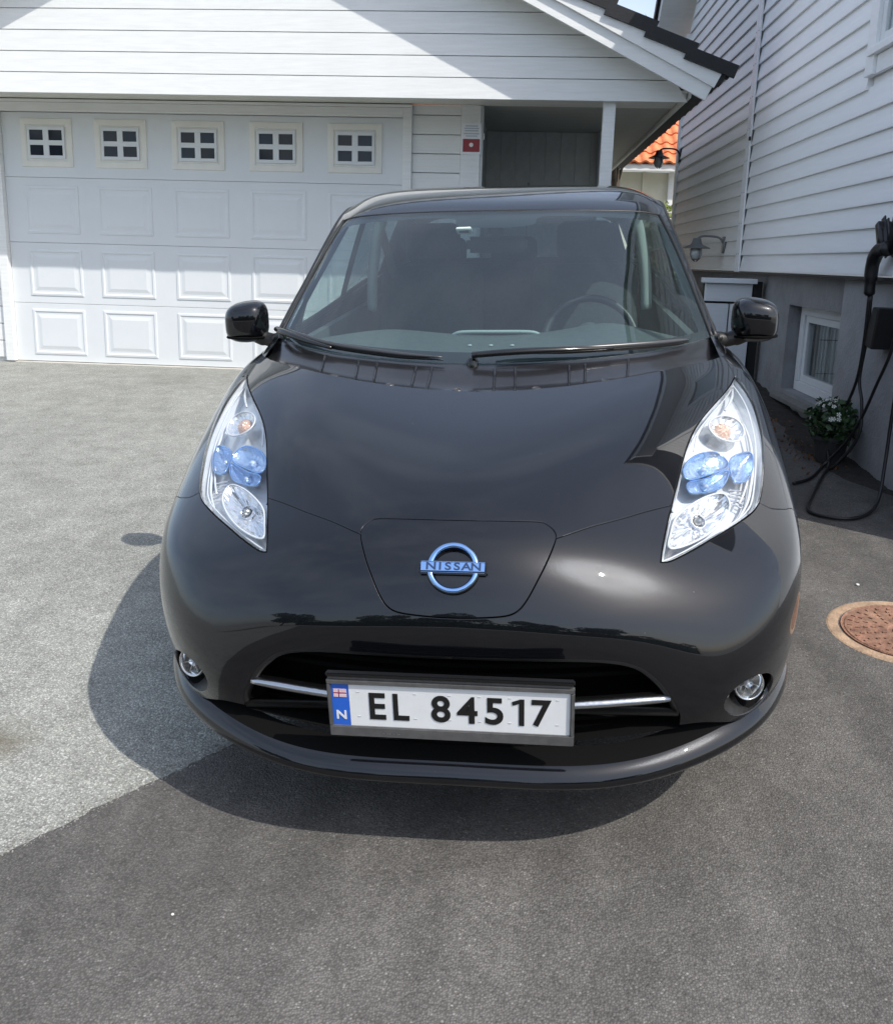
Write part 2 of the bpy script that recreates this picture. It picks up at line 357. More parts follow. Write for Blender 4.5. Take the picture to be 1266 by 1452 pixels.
kind(link('asphalt', mesh('asphalt', V, F, NEW, True)), 'structure')
# crumbs along the joint
V=[];F=[]
for k in range(1500):
    y=random.uniform(-.9,1.2); x=joint_wob(y)+random.gauss(.002,.03); r=random.uniform(.0015,.0042); z=g1(x,y)+.003
    o=len(V); a=random.random()*6
    V+=[(x+r*math.cos(a+q*2.09),y+r*math.sin(a+q*2.09),z-.001) for q in range(3)]+[(x,y,z+r)]
    F+=[(o,o+1,o+3),(o+1,o+2,o+3),(o+2,o,o+3)]
GRIT=mat('pale_grit',(.25,.245,.23),.9,var=.4,scale=80)
kind(link('grit', mesh('grit',V,F,GRIT)), 'stuff')
for (x,y,r,l) in ((-.603,-.172,.0038,'tiny white pebble on the dark asphalt in front of the car'),(1.481,1.63,.008,'small white pebble on the asphalt right of the car above the manhole')):
    bm=bmesh.new(); bmesh.ops.create_icosphere(bm,subdivisions=2,radius=r)
    for v in bm.verts: v.co*= random.uniform(.8,1.15); v.co.z*=.55
    tag(link('pebble',bm_mesh('pebble',bm,mat('white_stone',(.62,.61,.57),.7),True),None,Matrix.Translation((x,y,g1(x,y)+.007+r*.4))),l,'pebble')
# ------------------------------------------------------------------ smooth surface patches for the car body
def bas(x, n):
    x = np.atleast_1d(np.asarray(x, float)); i = np.clip(np.floor(x).astype(int), 0, n-2); u = x-i
    w = np.stack([(1-u)**3, 3*u**3-6*u**2+4, -3*u**3+3*u**2+3*u+1, u**3], 1)/6
    Mx = np.zeros((len(x), n)); r = np.arange(len(x))
    for k in range(4):
        j = i+k-1; lo = j < 0; hi = j > n-1; ok = ~(lo|hi)
        np.add.at(Mx, (r[ok], j[ok]), w[ok, k])
        np.add.at(Mx, (r[lo], 0), 2*w[lo, k]); np.add.at(Mx, (r[lo], 1), -w[lo, k])
        np.add.at(Mx, (r[hi], n-1), 2*w[hi, k]); np.add.at(Mx, (r[hi], n-2), -w[hi, k])
    return Mx
class Patch:
    def __init__(s, rows, mirror=True, corr=.5, it=2):
        A = np.array(rows, float)
        if mirror: A = np.concatenate([A[:, :0:-1]*np.array([-1,1,1]), A], 1)
        s.nr, s.nc = A.shape[:2]; s.off = (s.nc-1)/2 if mirror else 0; s.C = A.copy()
        Br = bas(np.arange(s.nr), s.nr); Bc = bas(np.arange(s.nc), s.nc)
        for k in range(it): s.C = s.C+corr*(A-np.einsum('ri,ijk,cj->rck', Br, s.C, Bc))
    def __call__(s, st):
        st = np.atleast_2d(np.asarray(st, float))
        return np.einsum('pi,pj,ijk->pk', bas(st[:,1], s.nr), bas(st[:,0]+s.off, s.nc), s.C)
    def d(s, st):
        st = np.atleast_2d(np.asarray(st, float)); e = 1e-3
        ds = (s(st+[e,0])-s(st-[e,0]))/(2*e); dt = (s(st+[0,e])-s(st-[0,e]))/(2*e)
        n = np.cross(ds, dt); n /= np.maximum(np.linalg.norm(n, axis=1), 1e-12)[:,None]
        return ds, dt, n
    def inv_yz(s, y, z, st):
        st = np.array(st, float)
        for k in range(25):
            p = s(st)[0]; ds, dt, n = s.d(st); J = np.array([[ds[0][1], dt[0][1]], [ds[0][2], dt[0][2]]])
            st = st+np.clip(np.linalg.solve(J, np.array([y,z])-p[1:]), -.4, .4)
            st[0] = np.clip(st[0], -s.off, s.nc-1-s.off); st[1] = np.clip(st[1], 0, s.nr-1)
        return st
def inpoly(P, poly):
    x, y = P[:,0], P[:,1]; c = np.zeros(len(P), bool); n = len(poly); j = n-1
    for i in range(n):
        xi, yi = poly[i]; xj, yj = poly[j]
        m = ((yi > y) != (yj > y)) & (x < (xj-xi)*(y-yi)/((yj-yi) if yj != yi else 1e-12)+xi)
        c ^= m; j = i
    return c
def area2(p):
    p = np.asarray(p); return .5*np.sum(p[:,0]*np.roll(p[:,1],-1)-np.roll(p[:,0],-1)*p[:,1])
def curve(*pieces, n=4):
    out = []
    for p in pieces:
        q = crom(p, n) if len(p) > 2 else [np.array(p[0],float)+(np.array(p[1],float)-np.array(p[0],float))*t for t in np.linspace(0,1,max(2,int(n*2)))]
        if out and np.linalg.norm(out[-1]-q[0]) < 1e-6: q = q[1:]
        out += list(q)
    if np.linalg.norm(out[0]-out[-1]) < 1e-6: out = out[:-1]
    return np.array(out)
def mir(p): return [(-a, b) for a, b in reversed(p)]
def shrink(patch, poly, gap, inward=1):
    poly = np.asarray(poly); ds, dt, n = patch.d(poly); P = patch(poly)
    T = np.roll(P,-1,0)-np.roll(P,1,0); T /= np.maximum(np.linalg.norm(T,axis=1),1e-9)[:,None]
    s = np.sign(area2(poly)); IN = np.cross(n, T)*s*inward*gap
    out = []
    for k in range(len(poly)):
        J = np.stack([ds[k], dt[k]], 1); out.append(poly[k]+np.linalg.lstsq(J, IN[k], rcond=None)[0])
    return np.array(out)
def panel(name, patch, poly, mt, parent, holes=(), gap=.0022, step=.2, off=0.0, bulge=None, depth=.011, flip=False, rim=True, clamp=None):
    poly = shrink(patch, poly, gap); holes = [shrink(patch, h, gap, -1) for h in holes]
    if clamp is not None: poly[:,1] = np.minimum(poly[:,1], clamp)
    if area2(poly) < 0: poly = poly[::-1]
    lo = poly.min(0); hi = poly.max(0)
    gx, gy = np.meshgrid(np.arange(lo[0]+step*.5, hi[0], step), np.arange(lo[1]+step*.5, hi[1], step))
    gx = gx+(np.arange(gx.shape[0])%2)[:,None]*step*.5
    G = np.stack([gx.ravel(), gy.ravel()], 1); G = G[inpoly(G, poly)]
    for h in holes: G = G[~inpoly(G, h)]
    allb = np.concatenate([poly]+list(holes))
    B3 = patch(allb); G3 = patch(G) if len(G) else np.zeros((0,3))
    loc = np.linalg.norm(patch(G+[step,0])-G3, axis=1)*.45 if len(G) else []
    if len(G):
        dd = np.array([np.min(np.sum((B3-g)**2,1))**.5 for g in G3]); G = G[dd > loc]
    pts = [Vector(p) for p in allb]+[Vector(p) for p in G]
    ed = []; o = 0
    for lp in [poly]+list(holes):
        k = len(lp); ed += [(o+i, o+(i+1)%k) for i in range(k)]; o += k
    vs, es, fs, *_ = delaunay_2d_cdt(pts, ed, [], 0, 1e-7)
    st = np.array([(v.x, v.y) for v in vs]); F = np.array([f for f in fs if len(f) == 3])
    cen = st[F].mean(1); ok = inpoly(cen, poly)
    for h in holes: ok &= ~inpoly(cen, h)
    F = F[ok]; used = np.unique(F); rm = -np.ones(len(st), int); rm[used] = np.arange(len(used)); st = st[used]; F = rm[F]
    P = patch(st); _, _, n = patch.d(st)
    # signed orientation
    a = st[F]; cr = (a[:,1,0]-a[:,0,0])*(a[:,2,1]-a[:,0,1])-(a[:,1,1]-a[:,0,1])*(a[:,2,0]-a[:,0,0]); F[cr < 0] = F[cr < 0][:, ::-1]
    F = F[np.abs(cr) > 1e-10]
    P = P+n*off
    if bulge is not None:
        Bp = patch(allb); D = np.array([np.min(np.sum((Bp-q)**2,1))**.5 for q in patch(st)])
        P = P+n*np.array([bulge(x) for x in D])[:,None]
        # normals from faces
        fn = np.cross(P[F[:,1]]-P[F[:,0]], P[F[:,2]]-P[F[:,0]]); nn = np.zeros_like(P)
        for k in range(3): np.add.at(nn, F[:,k], fn)
        n = nn/np.maximum(np.linalg.norm(nn,axis=1),1e-12)[:,None]
    V = list(P); NN = list(n); FF = [tuple(int(i) for i in f) for f in F]
    if rim:
        cnt = {}
        for f in FF:
            for i in range(3): cnt[(f[i], f[(i+1)%3])] = 1
        be = [(i,j) for (i,j) in cnt if (j,i) not in cnt]
        lat = {}
        for i,j in be:
            e = P[j]-P[i]; e = e/max(np.linalg.norm(e),1e-9); l = np.cross(e, n[i])
            for q in (i,j): lat[q] = lat.get(q, np.zeros(3))+l
        A = {}; Bq = {}
        for q, l in lat.items():
            l = l/max(np.linalg.norm(l),1e-9)
            A[q] = len(V); V.append(P[q]+l*.0012-n[q]*.0012); NN.append((n[q]+l)/1.4142)
            Bq[q] = len(V); V.append(P[q]+l*.0010-n[q]*depth); NN.append(l)
        for i,j in be:
            FF.append((j,i,A[i],A[j])); FF.append((A[j],A[i],Bq[i],Bq[j]))
    V = np.array(V); NN = np.array(NN)
    if flip:
        V = V*[-1,1,1]; NN = NN*[-1,1,1]; FF = [f[::-1] for f in FF]
    me = mesh(name, V, FF, mt, True); me.normals_split_custom_set_from_vertices([tuple(q) for q in NN])
    return link(name, me, parent)
def grid_panel(name, patch, s0, s1, t0, t1, ns, nt_, mt, parent, off=0.0, flip=False):
    S, T = np.meshgrid(np.linspace(s0,s1,ns), np.linspace(t0,t1,nt_)); st = np.stack([S.ravel(),T.ravel()],1)
    P = patch(st); _,_,n = patch.d(st); P = P+n*off
    F = [(j*ns+i, j*ns+i+1, (j+1)*ns+i+1, (j+1)*ns+i) for j in range(nt_-1) for i in range(ns-1)]
    if flip: P = P*[-1,1,1]; n = n*[-1,1,1]; F = [f[::-1] for f in F]
    me = mesh(name, P, F, mt, True); me.normals_split_custom_set_from_vertices([tuple(q) for q in n])
    return link(name, me, parent)

ROWS = [
[(0,.06,.30),(.16,.063,.30),(.32,.08,.30),(.47,.105,.30),(.60,.15,.30),(.70,.235,.30),(.775,.34,.30),(.825,.46,.30),(.855,.60,.30),(.870,.85,.30),(.872,1.34,.30)],
[(0,.055,.40),(.16,.058,.40),(.32,.074,.40),(.475,.095,.40),(.60,.13,.40),(.705,.21,.40),(.785,.32,.40),(.835,.44,.40),(.865,.60,.40),(.880,.85,.40),(.88,1.34,.40)],
[(0,.044,.50),(.16,.049,.50),(.32,.067,.50),(.475,.102,.50),(.61,.15,.50),(.715,.225,.50),(.79,.32,.50),(.84,.43,.50),(.87,.60,.50),(.884,.85,.50),(.882,1.34,.50)],
[(0,.042,.58),(.16,.05,.58),(.32,.075,.58),(.475,.125,.575),(.615,.19,.572),(.72,.265,.572),(.80,.36,.575),(.85,.47,.578),(.875,.62,.58),(.886,.86,.58),(.883,1.34,.58)],
[(0,.07,.655),(.16,.08,.652),(.32,.115,.645),(.47,.17,.64),(.61,.245,.635),(.715,.32,.637),(.80,.41,.642),(.85,.52,.648),(.877,.66,.652),(.887,.87,.655),(.884,1.34,.655)],
[(0,.12,.73),(.16,.135,.727),(.31,.175,.717),(.45,.235,.707),(.585,.33,.705),(.695,.43,.71),(.785,.53,.715),(.845,.64,.72),(.874,.76,.727),(.886,.93,.73),(.884,1.34,.735)],
[(0,.20,.79),(.16,.22,.785),(.31,.27,.777),(.44,.345,.775),(.56,.44,.780),(.665,.54,.785),(.76,.64,.788),(.83,.75,.79),(.868,.87,.795),(.883,1.02,.80),(.882,1.34,.81)],
[(0,.33,.845),(.15,.35,.843),(.29,.39,.845),(.42,.46,.852),(.53,.545,.86),(.63,.65,.866),(.72,.76,.868),(.80,.87,.865),(.852,.98,.862),(.875,1.1,.862),(.878,1.34,.87)],
[(0,.50,.893),(.15,.515,.895),(.28,.545,.902),(.40,.60,.912),(.505,.67,.92),(.60,.75,.925),(.69,.84,.925),(.77,.95,.922),(.825,1.06,.92),(.853,1.16,.92),(.862,1.35,.925)],
[(0,.66,.930),(.14,.67,.933),(.27,.695,.942),(.385,.735,.953),(.485,.79,.962),(.58,.86,.967),(.665,.93,.968),(.74,1.03,.966),(.79,1.12,.965),(.82,1.2,.966),(.835,1.36,.968)],
[(0,.80,.960),(.14,.81,.964),(.26,.83,.972),(.37,.86,.982),(.47,.90,.992),(.56,.96,.998),(.635,1.03,1.0),(.70,1.10,1.0),(.745,1.17,1.0),(.775,1.24,1.0),(.79,1.37,1.0)],
]
front = Patch(ROWS)
CAN = [
[(0,1.0,1.006),(.2,1.02,1.008),(.4,1.085,1.013),(.55,1.165,1.02),(.66,1.25,1.028),(.725,1.32,1.035),(.768,1.38,1.033)],
[(0,1.2,1.125),(.2,1.215,1.126),(.39,1.27,1.127),(.53,1.34,1.127),(.635,1.41,1.128),(.70,1.46,1.13),(.742,1.50,1.122)],
[(0,1.4,1.243),(.2,1.415,1.243),(.38,1.455,1.242),(.51,1.51,1.237),(.61,1.57,1.232),(.675,1.62,1.228),(.716,1.66,1.216)],
[(0,1.6,1.352),(.19,1.612,1.352),(.36,1.645,1.349),(.485,1.69,1.343),(.58,1.74,1.335),(.643,1.78,1.326),(.694,1.82,1.312)],
[(0,1.79,1.452),(.18,1.80,1.452),(.34,1.825,1.449),(.46,1.855,1.445),(.55,1.89,1.44),(.607,1.925,1.43),(.660,1.96,1.412)],
[(0,1.95,1.503),(.18,1.955,1.503),(.335,1.975,1.50),(.455,2.0,1.494),(.545,2.03,1.485),(.60,2.06,1.468),(.658,2.08,1.446)],
[(0,2.2,1.54),(.18,2.2,1.54),(.33,2.21,1.538),(.45,2.22,1.533),(.54,2.235,1.522),(.603,2.25,1.502),(.660,2.26,1.470)],
[(0,2.6,1.55),(.18,2.6,1.55),(.33,2.6,1.548),(.45,2.6,1.543),(.54,2.6,1.53),(.605,2.6,1.508),(.652,2.6,1.470)],
[(0,3.1,1.535),(.18,3.1,1.535),(.33,3.1,1.533),(.45,3.1,1.527),(.54,3.1,1.512),(.603,3.1,1.49),(.65,3.1,1.45)],
[(0,3.7,1.48),(.18,3.7,1.48),(.33,3.7,1.478),(.45,3.7,1.47),(.53,3.69,1.455),(.59,3.68,1.432),(.637,3.66,1.395)],
[(0,4.13,1.415),(.18,4.13,1.415),(.33,4.12,1.413),(.44,4.11,1.405),(.52,4.09,1.39),(.575,4.06,1.368),(.615,4.02,1.335)],
]
canopy = Patch(CAN)
# body side behind the front wheel, wrapping round the tail
PROF = [(.20,.862),(.30,.872),(.40,.88),(.50,.882),(.58,.883),(.655,.884),(.735,.884),(.81,.882),(.87,.878),(.925,.862),(.968,.835),(1.0,.79)]
ST = [(1.345,1,1.0),(1.75,1,1.005),(2.15,1,1.015),(2.65,1,1.04),(3.1,1,1.065),(3.55,.99,1.09),(3.95,.955,1.11),(4.20,.88,1.12),(4.36,.66,1.12),(4.42,.34,1.12),(4.435,0,1.12)]
SIDE = []
for z, x in PROF:
    r = []
    for (y, sc, zb) in ST:
        zz = z if z <= .81 else .81+(z-.81)*(zb-.81)/.19
        xx = x*sc; yy2 = y
        if y > 4.0: yy2 = y-.10*max(0,(z-.60)/.4)-.10*max(0,(.40-z)/.2)
        r.append((xx, yy2, zz))
    SIDE.append(r)
side = Patch(SIDE, mirror=False)
GY = [1.40,1.55,1.7,1.85,2.0,2.2,2.6,3.1,3.6,4.05]
GB = [(.780,1.023),(.79,1.012),(.80,1.008),(.80,1.011),(.80,1.015),(.80,1.023),(.80,1.042),(.80,1.07),(.775,1.095),(.70,1.12)]
GT = [(.764,1.052),(.734,1.148),(.706,1.24),(.686,1.33),(.658,1.42),(.658,1.461),(.653,1.470),(.651,1.450),(.64,1.403),(.616,1.335)]
sideglass = Patch([[(b[0]+(t[0]-b[0])*f+.006*math.sin(math.pi*f), y, b[1]+(t[1]-b[1])*f) for y,b,t in zip(GY,GB,GT)] for f in (0,.33,.66,1)], mirror=False)

# ------------------------------------------------------------------ the car
car = thing('car', 'black five-door electric hatchback parked nose first towards the viewer in front of the garage', 'car', m=MC)

HLI = [(7.45,8.85),(6.85,8.55),(6.15,8.2),(5.55,7.87),(4.95,7.52),(4.55,7.22),(4.21,6.88),(3.89,6.48),(3.61,6.06),(3.52,5.9),(3.36,5.6),(3.17,5.12),(3.05,4.70)]
HLB = [(3.05,4.70),(3.22,4.69),(3.57,4.80),(4.1,4.95),(4.74,5.06),(5.27,5.15),(5.6,5.28)]
HLO = [(5.6,5.28),(5.85,5.5),(6.15,5.8),(6.5,6.12),(6.9,6.5),(7.2,6.95),(7.42,7.45),(7.48,8.07),(7.45,8.85)]
LIDR = [(0,5.96),(.6,5.955),(1.17,5.92),(1.33,5.81),(1.415,5.65),(1.43,5.48),(1.375,5.2),(1.275,4.8),(1.16,4.41),(1.02,3.94),(.91,3.67),(.775,3.53),(.55,3.47),(.2,3.435),(0,3.43)]
JL = 5                                        # index of the lid junction in LIDR
CUT = [(1.43,5.48),(2.0,5.74),(2.68,5.87),(3.1,5.91),(3.52,5.9)]
FCUT = [(5.6,5.28),(5.9,5.05),(6.4,4.85),(7.2,4.5),(7.72,4.28)]
K2 = [(7.45,8.85),(7.75,9.3),(8.15,10)]
GRL = [(3.28,.36),(3.26,.66),(3.1,1.1),(2.93,1.45),(2.76,1.71),(2.6,1.91),(2.32,2.09),(1.9,2.2),(1.3,2.25),(.6,2.27),(0,2.28)]
FOG = [(4.86+.74*math.cos(a), .64+.53*math.sin(a)-.10*math.cos(a)) for a in np.linspace(0,2*math.pi,29)[:-1]]
arch = []
g0 = np.array([8.0,.05])
for a in np.linspace(math.radians(184), math.radians(8), 30):
    y, z = .955+.345*math.cos(a), .325+.345*math.sin(a)
    g0 = front.inv_yz(y, max(z,.302), g0); arch.append(tuple(g0))
ia = min(range(len(arch)), key=lambda i: (arch[i][0]-7.9)**2+(arch[i][1]-4.0)**2*.3)
arch_f = arch[:ia+1]; arch_r = arch[ia:]
FCUT[-1] = arch[ia]
def lidpart(a, b): return LIDR[a:b+1]
# bonnet
hood_poly = curve(CUT, [CUT[-1]]+HLI[:9][::-1], K2, [K2[-1],(4,10),(0,10),(-4,10),(-K2[-1][0],10)], mir(K2), mir([CUT[-1]]+HLI[:9][::-1]), mir(CUT), mir(lidpart(0,JL)), mir(mir(lidpart(0,JL)[::-1]))[::-1] if False else [p for p in lidpart(0,JL)])
hood = panel('hood', front, hood_poly, PAINT, car, step=.17, clamp=10.0)
# bumper
bl = [(arch_f[0][0],0.0)]
right = [GRL[::-1], [(3.28,.36),(3.7,.34),(4.1,.20),(4.5,.03),(4.8,0)], [(4.8,0),(6.0,0),bl[0]], arch_f if arch_f[0][1] < .02 else [bl[0]]+arch_f, FCUT[::-1], HLB[::-1], HLI[9:][::-1], CUT[::-1], LIDR[JL:]]
left = [mir(p) for p in reversed(right)]
bumper = panel('bumper', front, curve(*right, *left), PAINT, car, step=.17, holes=[np.array(FOG), np.array(FOG)*[-1,1]])
lid_poly = curve(LIDR, mir(LIDR))
lid = panel('charging_lid', front, lid_poly, PAINT, car, step=.14, gap=.003)
# wings
ar = [p for p in arch_r]
fend_poly = curve(FCUT, ar, [ar[-1],(10,ar[-1][1]+.3),(10,5),(10,10)], [(10,10),(9,10),(8.15,10)], K2[::-1], HLO[::-1])
for fl in (False, True): panel('front_wing', front, fend_poly, PAINT, car, step=.17, flip=fl, clamp=10.0)
# dark structure behind the gaps
ug = panel('inner_structure', front, curve([(-7.6,2.4),(0,2.5),(7.6,2.4)],[(7.6,2.4),(7.6,5),(8.1,9.9)],[(8.1,9.9),(0,9.9),(-8.1,9.9)],[(-8.1,9.9),(-7.6,5),(-7.6,2.4)]), VOID, car, off=-.06, rim=False, step=.3)
def strip_behind(name, pts, wd=.016, mt=VOID):
    """thin dark channel lying 9 mm below a panel joint"""
    st = np.array(crom(pts,4)); P = front(st); _,_,n = front.d(st); T = np.gradient(P,axis=0); T /= np.linalg.norm(T,axis=1)[:,None]; B = np.cross(n,T)
    V = np.concatenate([P+B*wd-n*.0095, P-B*wd-n*.0095]); k=len(P); F=[(i,i+1,k+i+1,k+i) for i in range(k-1)]
    return V, F
jn = join([strip_behind('g', c) for c in (LIDR, mir(LIDR), CUT, mir(CUT), FCUT, mir(FCUT), K2, mir(K2))])
link('panel_joint', mesh('panel_joint', *jn, VOID), car)

# headlights
def resample(patch, poly, d):
    P = patch(poly); P = np.vstack([P, P[:1]]); q = np.vstack([poly, poly[:1]])
    L = np.concatenate([[0], np.cumsum(np.linalg.norm(np.diff(P,axis=0),axis=1))]); n = int(L[-1]/d); t = np.linspace(0, L[-1], n+1)[:-1]
    return np.stack([np.interp(t, L, q[:,0]), np.interp(t, L, q[:,1])], 1)
def smooth_loop(P, k=3):
    for _ in range(k): P = .5*P+.25*(np.roll(P,1,0)+np.roll(P,-1,0))
    return P
HL_POLY = resample(front, curve(HLI, HLB, HLO), .006)
def fr(st, off=0.0):
    p = front(st); n = front.d(st)[2]; return p[0]+n[0]*off, n[0]
def on(pts, off, n=5):
    c = np.array(crom(pts, n)); return front(c)+front.d(c)[2]*off
CLEARRIM = mat('clear_lamp_rim', (.75,.79,.83), .15, .3, coat=1.0)
AMBERF = mat('amber_facets', (.80,.52,.38), .18, .5, coat=1.0, bump=.8, bscale=140)
CHAMBER = mat('chamber_chrome', (.90,.92,.94), .16, .8)
BEAM = mat('beam_reflector', (.90,.92,.94), .12, .85)
EYE = mat('projector_eye', (.60,.72,.90), .08, .6, coat=1.0)
def headlight(fl):
    def lk(name, geo, mt, parent, smooth=True):
        V, F = geo
        if fl: V = [(-v[0],v[1],v[2]) for v in V]; F = [tuple(reversed(f)) for f in F]
        return link(name, mesh(name, V, F, mt, smooth), parent)
    hl = panel('headlight', front, HL_POLY, HOUSING, car, off=-.053, rim=False, gap=.001, step=.15, flip=fl)
    P = front(HL_POLY); n = front.d(HL_POLY)[2]; k = len(P); V = np.concatenate([P-n*.003, P-n*.055])
    lk('side_wall', (V, [((i+1)%k,i,k+i,k+(i+1)%k) for i in range(k)]), CLEARRIM, hl)
    panel('lens', front, HL_POLY, LENS, hl, off=.001, bulge=lambda d: .003+.018*(1-(1-min(d/.055,1))**2), gap=.003, step=.11, depth=.012, flip=fl)
    rim_pts = smooth_loop(shrink(front, HL_POLY, .0005), 2); lk('gasket', tube_geo(front(rim_pts)-front.d(rim_pts)[2]*.004, .0032, 6, closed=True), VOID, hl)
    def frame(st, off):
        p, n = fr(st, off); n = Vector(n); n = (n+Vector((0.02,-.75,.30))).normalized(); x = Vector((1,0,0)); x = (x-n*x.dot(n)).normalized(); y = n.cross(x)
        m = Matrix.Identity(4)
        for i in range(3): m[i][0]=x[i]; m[i][1]=y[i]; m[i][2]=n[i]; m[i][3]=p[i]
        return m
    # every chamber is a hollow cup with a bright lip, pressed into the housing
    def cup(name, outline, cst, mt, depth, rim_off, rim_r, rim_mt, fs=((.9,.45),(.68,.80),(.40,.97),(.15,1.0)), ribs=0, rib_amp=.0):
        c = np.array(crom(outline, 6, closed=True)); P = front(c); n = front.d(c)[2]; k = len(P); cen = front(cst)[0]; cn = front.d(cst)[2][0]
        rings = [P-n*rim_off]
        for f, d in fs:
            r = cen+(P-cen)*f-cn*(rim_off+depth*d)
            if ribs: r = r+cn*(rib_amp*np.cos(np.arange(k)/k*2*math.pi*ribs))[:,None]*(f if f > .2 else 0)
            rings.append(r)
        V = np.concatenate(rings); F = [(r*k+i, r*k+(i+1)%k, (r+1)*k+(i+1)%k, (r+1)*k+i) for r in range(len(fs)) for i in range(k)]+[tuple(len(fs)*k+i for i in range(k))]
        o = lk(name, (V, F), mt, hl, smooth=(ribs == 0))
        if rim_r: lk(name+'_rim', tube_geo(P-n*(rim_off-.001), rim_r, 7, closed=True), rim_mt, hl)
        return o
    circ = lambda cs, rs, rt: [(cs[0]+rs*math.cos(a)-.35*rt*math.sin(a), cs[1]+rt*math.sin(a)) for a in np.linspace(0, 2*math.pi, 13)[:-1]]
    cup('signal_cup', circ((5.88,7.18),.56,.42), (5.88,7.18), CHAMBER, .020, .012, .0026, WHITEGUIDE, ribs=13, rib_amp=.002)
    m = frame((5.84,7.18), -.020)
    lk('signal_bulb', xf(lathe_geo([(.0005,.010),(.008,.0085),(.015,.005),(.021,-.001),(.025,-.010)],22), m), AMBERF, hl)
    cup('blue_cup', [(4.12,6.62),(4.5,6.80),(5.08,6.74),(5.33,6.50),(5.26,6.30),(4.6,6.30),(4.14,6.36)], (4.72,6.52), BLUELENS, .026, .014, .0022, BLUECHROME)
    cup('blue_cup', [(4.12,6.30),(4.6,6.25),(5.24,6.25),(5.14,6.08),(4.85,5.95),(4.45,5.98),(4.10,6.08)], (4.6,6.13), BLUELENS, .024, .016, .0020, BLUECHROME)
    cup('blue_cup', [(5.38,6.36),(5.66,6.48),(6.2,6.42),(6.22,6.24),(5.95,6.02),(5.62,5.88),(5.28,5.98)], (5.7,6.2), BLUELENS, .026, .014, .0022, BLUECHROME)
    for st, r in (((4.74,6.50),.011),((4.62,6.14),.010),((5.70,6.22),.009)):
        lk('projector_lens', xf(lathe_geo([(.0005,.012),(r*.5,.0105),(r*.85,.006),(r,.0),(r*1.05,-.01)],22), frame(st,-.034)), EYE, hl)
    cup('beam_cup', [(3.34,5.04),(3.9,5.07),(4.55,5.28),(4.88,5.52),(4.86,5.80),(4.5,5.88),(4.05,5.84),(3.62,5.68),(3.42,5.38)], (4.15,5.52), BEAM, .034, .014, .0028, WHITEGUIDE, ribs=17, rib_amp=.0028)
    m = frame((4.18,5.54), -.046); lk('beam_bulb', xf(lathe_geo([(.0005,.020),(.007,.018),(.012,.008),(.013,-.006)],20), m), SATIN, hl)
    lk('bulb_shield', xf(lathe_geo([(.017,.010),(.018,.013),(.0195,.010),(.0195,-.004)],24), m), CHROME, hl)
    # light guides along the lamp
    ins = smooth_loop(shrink(front, HL_POLY, .012), 6); lk('outline_trim', tube_geo((front(ins)-front.d(ins)[2]*.020)[::2], .0024, 7, closed=True), WHITEGUIDE, hl)
    lk('light_guide', tube_geo(on([(5.0,5.20),(5.45,5.45),(5.78,5.75),(6.25,6.2),(6.6,6.7),(6.75,7.2)],-.022), [.002,.004,.0045,.004,.002], 8), WHITEGUIDE, hl)
    lk('light_guide', tube_geo(on([(5.2,5.50),(5.5,5.70),(5.85,5.98)],-.020), .003, 8), WHITEGUIDE, hl)
    lk('light_guide', tube_geo(on([(6.2,7.75),(6.75,8.1),(7.15,8.5)],-.016), [.003,.0045,.002], 8), WHITEGUIDE, hl)
    lk('light_guide', tube_geo(on([(4.65,6.95),(5.0,7.35),(5.6,7.75),(6.3,8.15)],-.024), [.002,.0035,.002], 8), CLEARRIM, hl)
    for t in np.linspace(0,1,5): lk('cavity_fin', tube_geo(on([(5.33+.25*t,5.38+.32*t),(5.2+.2*t,5.5+.3*t),(5.02+.16*t,5.62+.27*t)],-.030), .0024, 6), CHROME, hl)
    return hl
headlight(False); headlight(True)

# emblem on the lid
m = Matrix.Identity(4)
p, n = fr((0.0,4.70), .006); n = Vector(n); x = Vector((1,0,0)); x = (x-n*x.dot(n)).normalized(); y = n.cross(x)
for i in range(3): m[i][0]=x[i]; m[i][1]=y[i]; m[i][2]=n[i]; m[i][3]=p[i]
def text_geo(s, size, bold=0.0, ext=.002, sx=1.0, align='CENTER', space=1.0):
    cu = bpy.data.curves.new('txt','FONT'); cu.body = s; cu.size = size; cu.offset = bold; cu.extrude = ext; cu.align_x = align; cu.align_y = 'CENTER'; cu.space_character = space; cu.resolution_u = 6
    o = bpy.data.objects.new('txt', cu); COL.objects.link(o); dg = bpy.context.evaluated_depsgraph_get(); e = o.evaluated_get(dg); me = e.to_mesh()
    V = [(v.co.x*sx, v.co.y, v.co.z) for v in me.vertices]; F = [tuple(q.vertices) for q in me.polygons]; e.to_mesh_clear()
    bpy.data.objects.remove(o); bpy.data.curves.remove(cu); return V, F
em = link('emblem', mesh('emblem', *xf(lathe_geo([(.050,-.012),(.058,-.010),(.0605,-.002),(.059,.003),(.0535,.0045),(.047,.002),(.0445,-.004),(.046,-.012)],56), m), GLOSSBLACK, True), car)
link('ring', mesh('ring', *xf(lathe_geo([(.0450,.001),(.0470,.0058),(.0515,.0075),(.0562,.0058),(.0580,.001)],56), m), BLUECHROME, True), em)
bm = bmesh.new(); bmesh.ops.create_cube(bm,size=1); bmesh.ops.scale(bm,vec=(.154,.031,.014),verts=bm.verts); bmesh.ops.bevel(bm,geom=bm.edges[:],offset=.0035,segments=2,affect='EDGES'); bmesh.ops.translate(bm,vec=(0,0,.0015),verts=bm.verts)
bmesh.ops.transform(bm,matrix=m,verts=bm.verts); link('bar_base', bm_mesh('bar_base',bm,GLOSSBLACK), em)
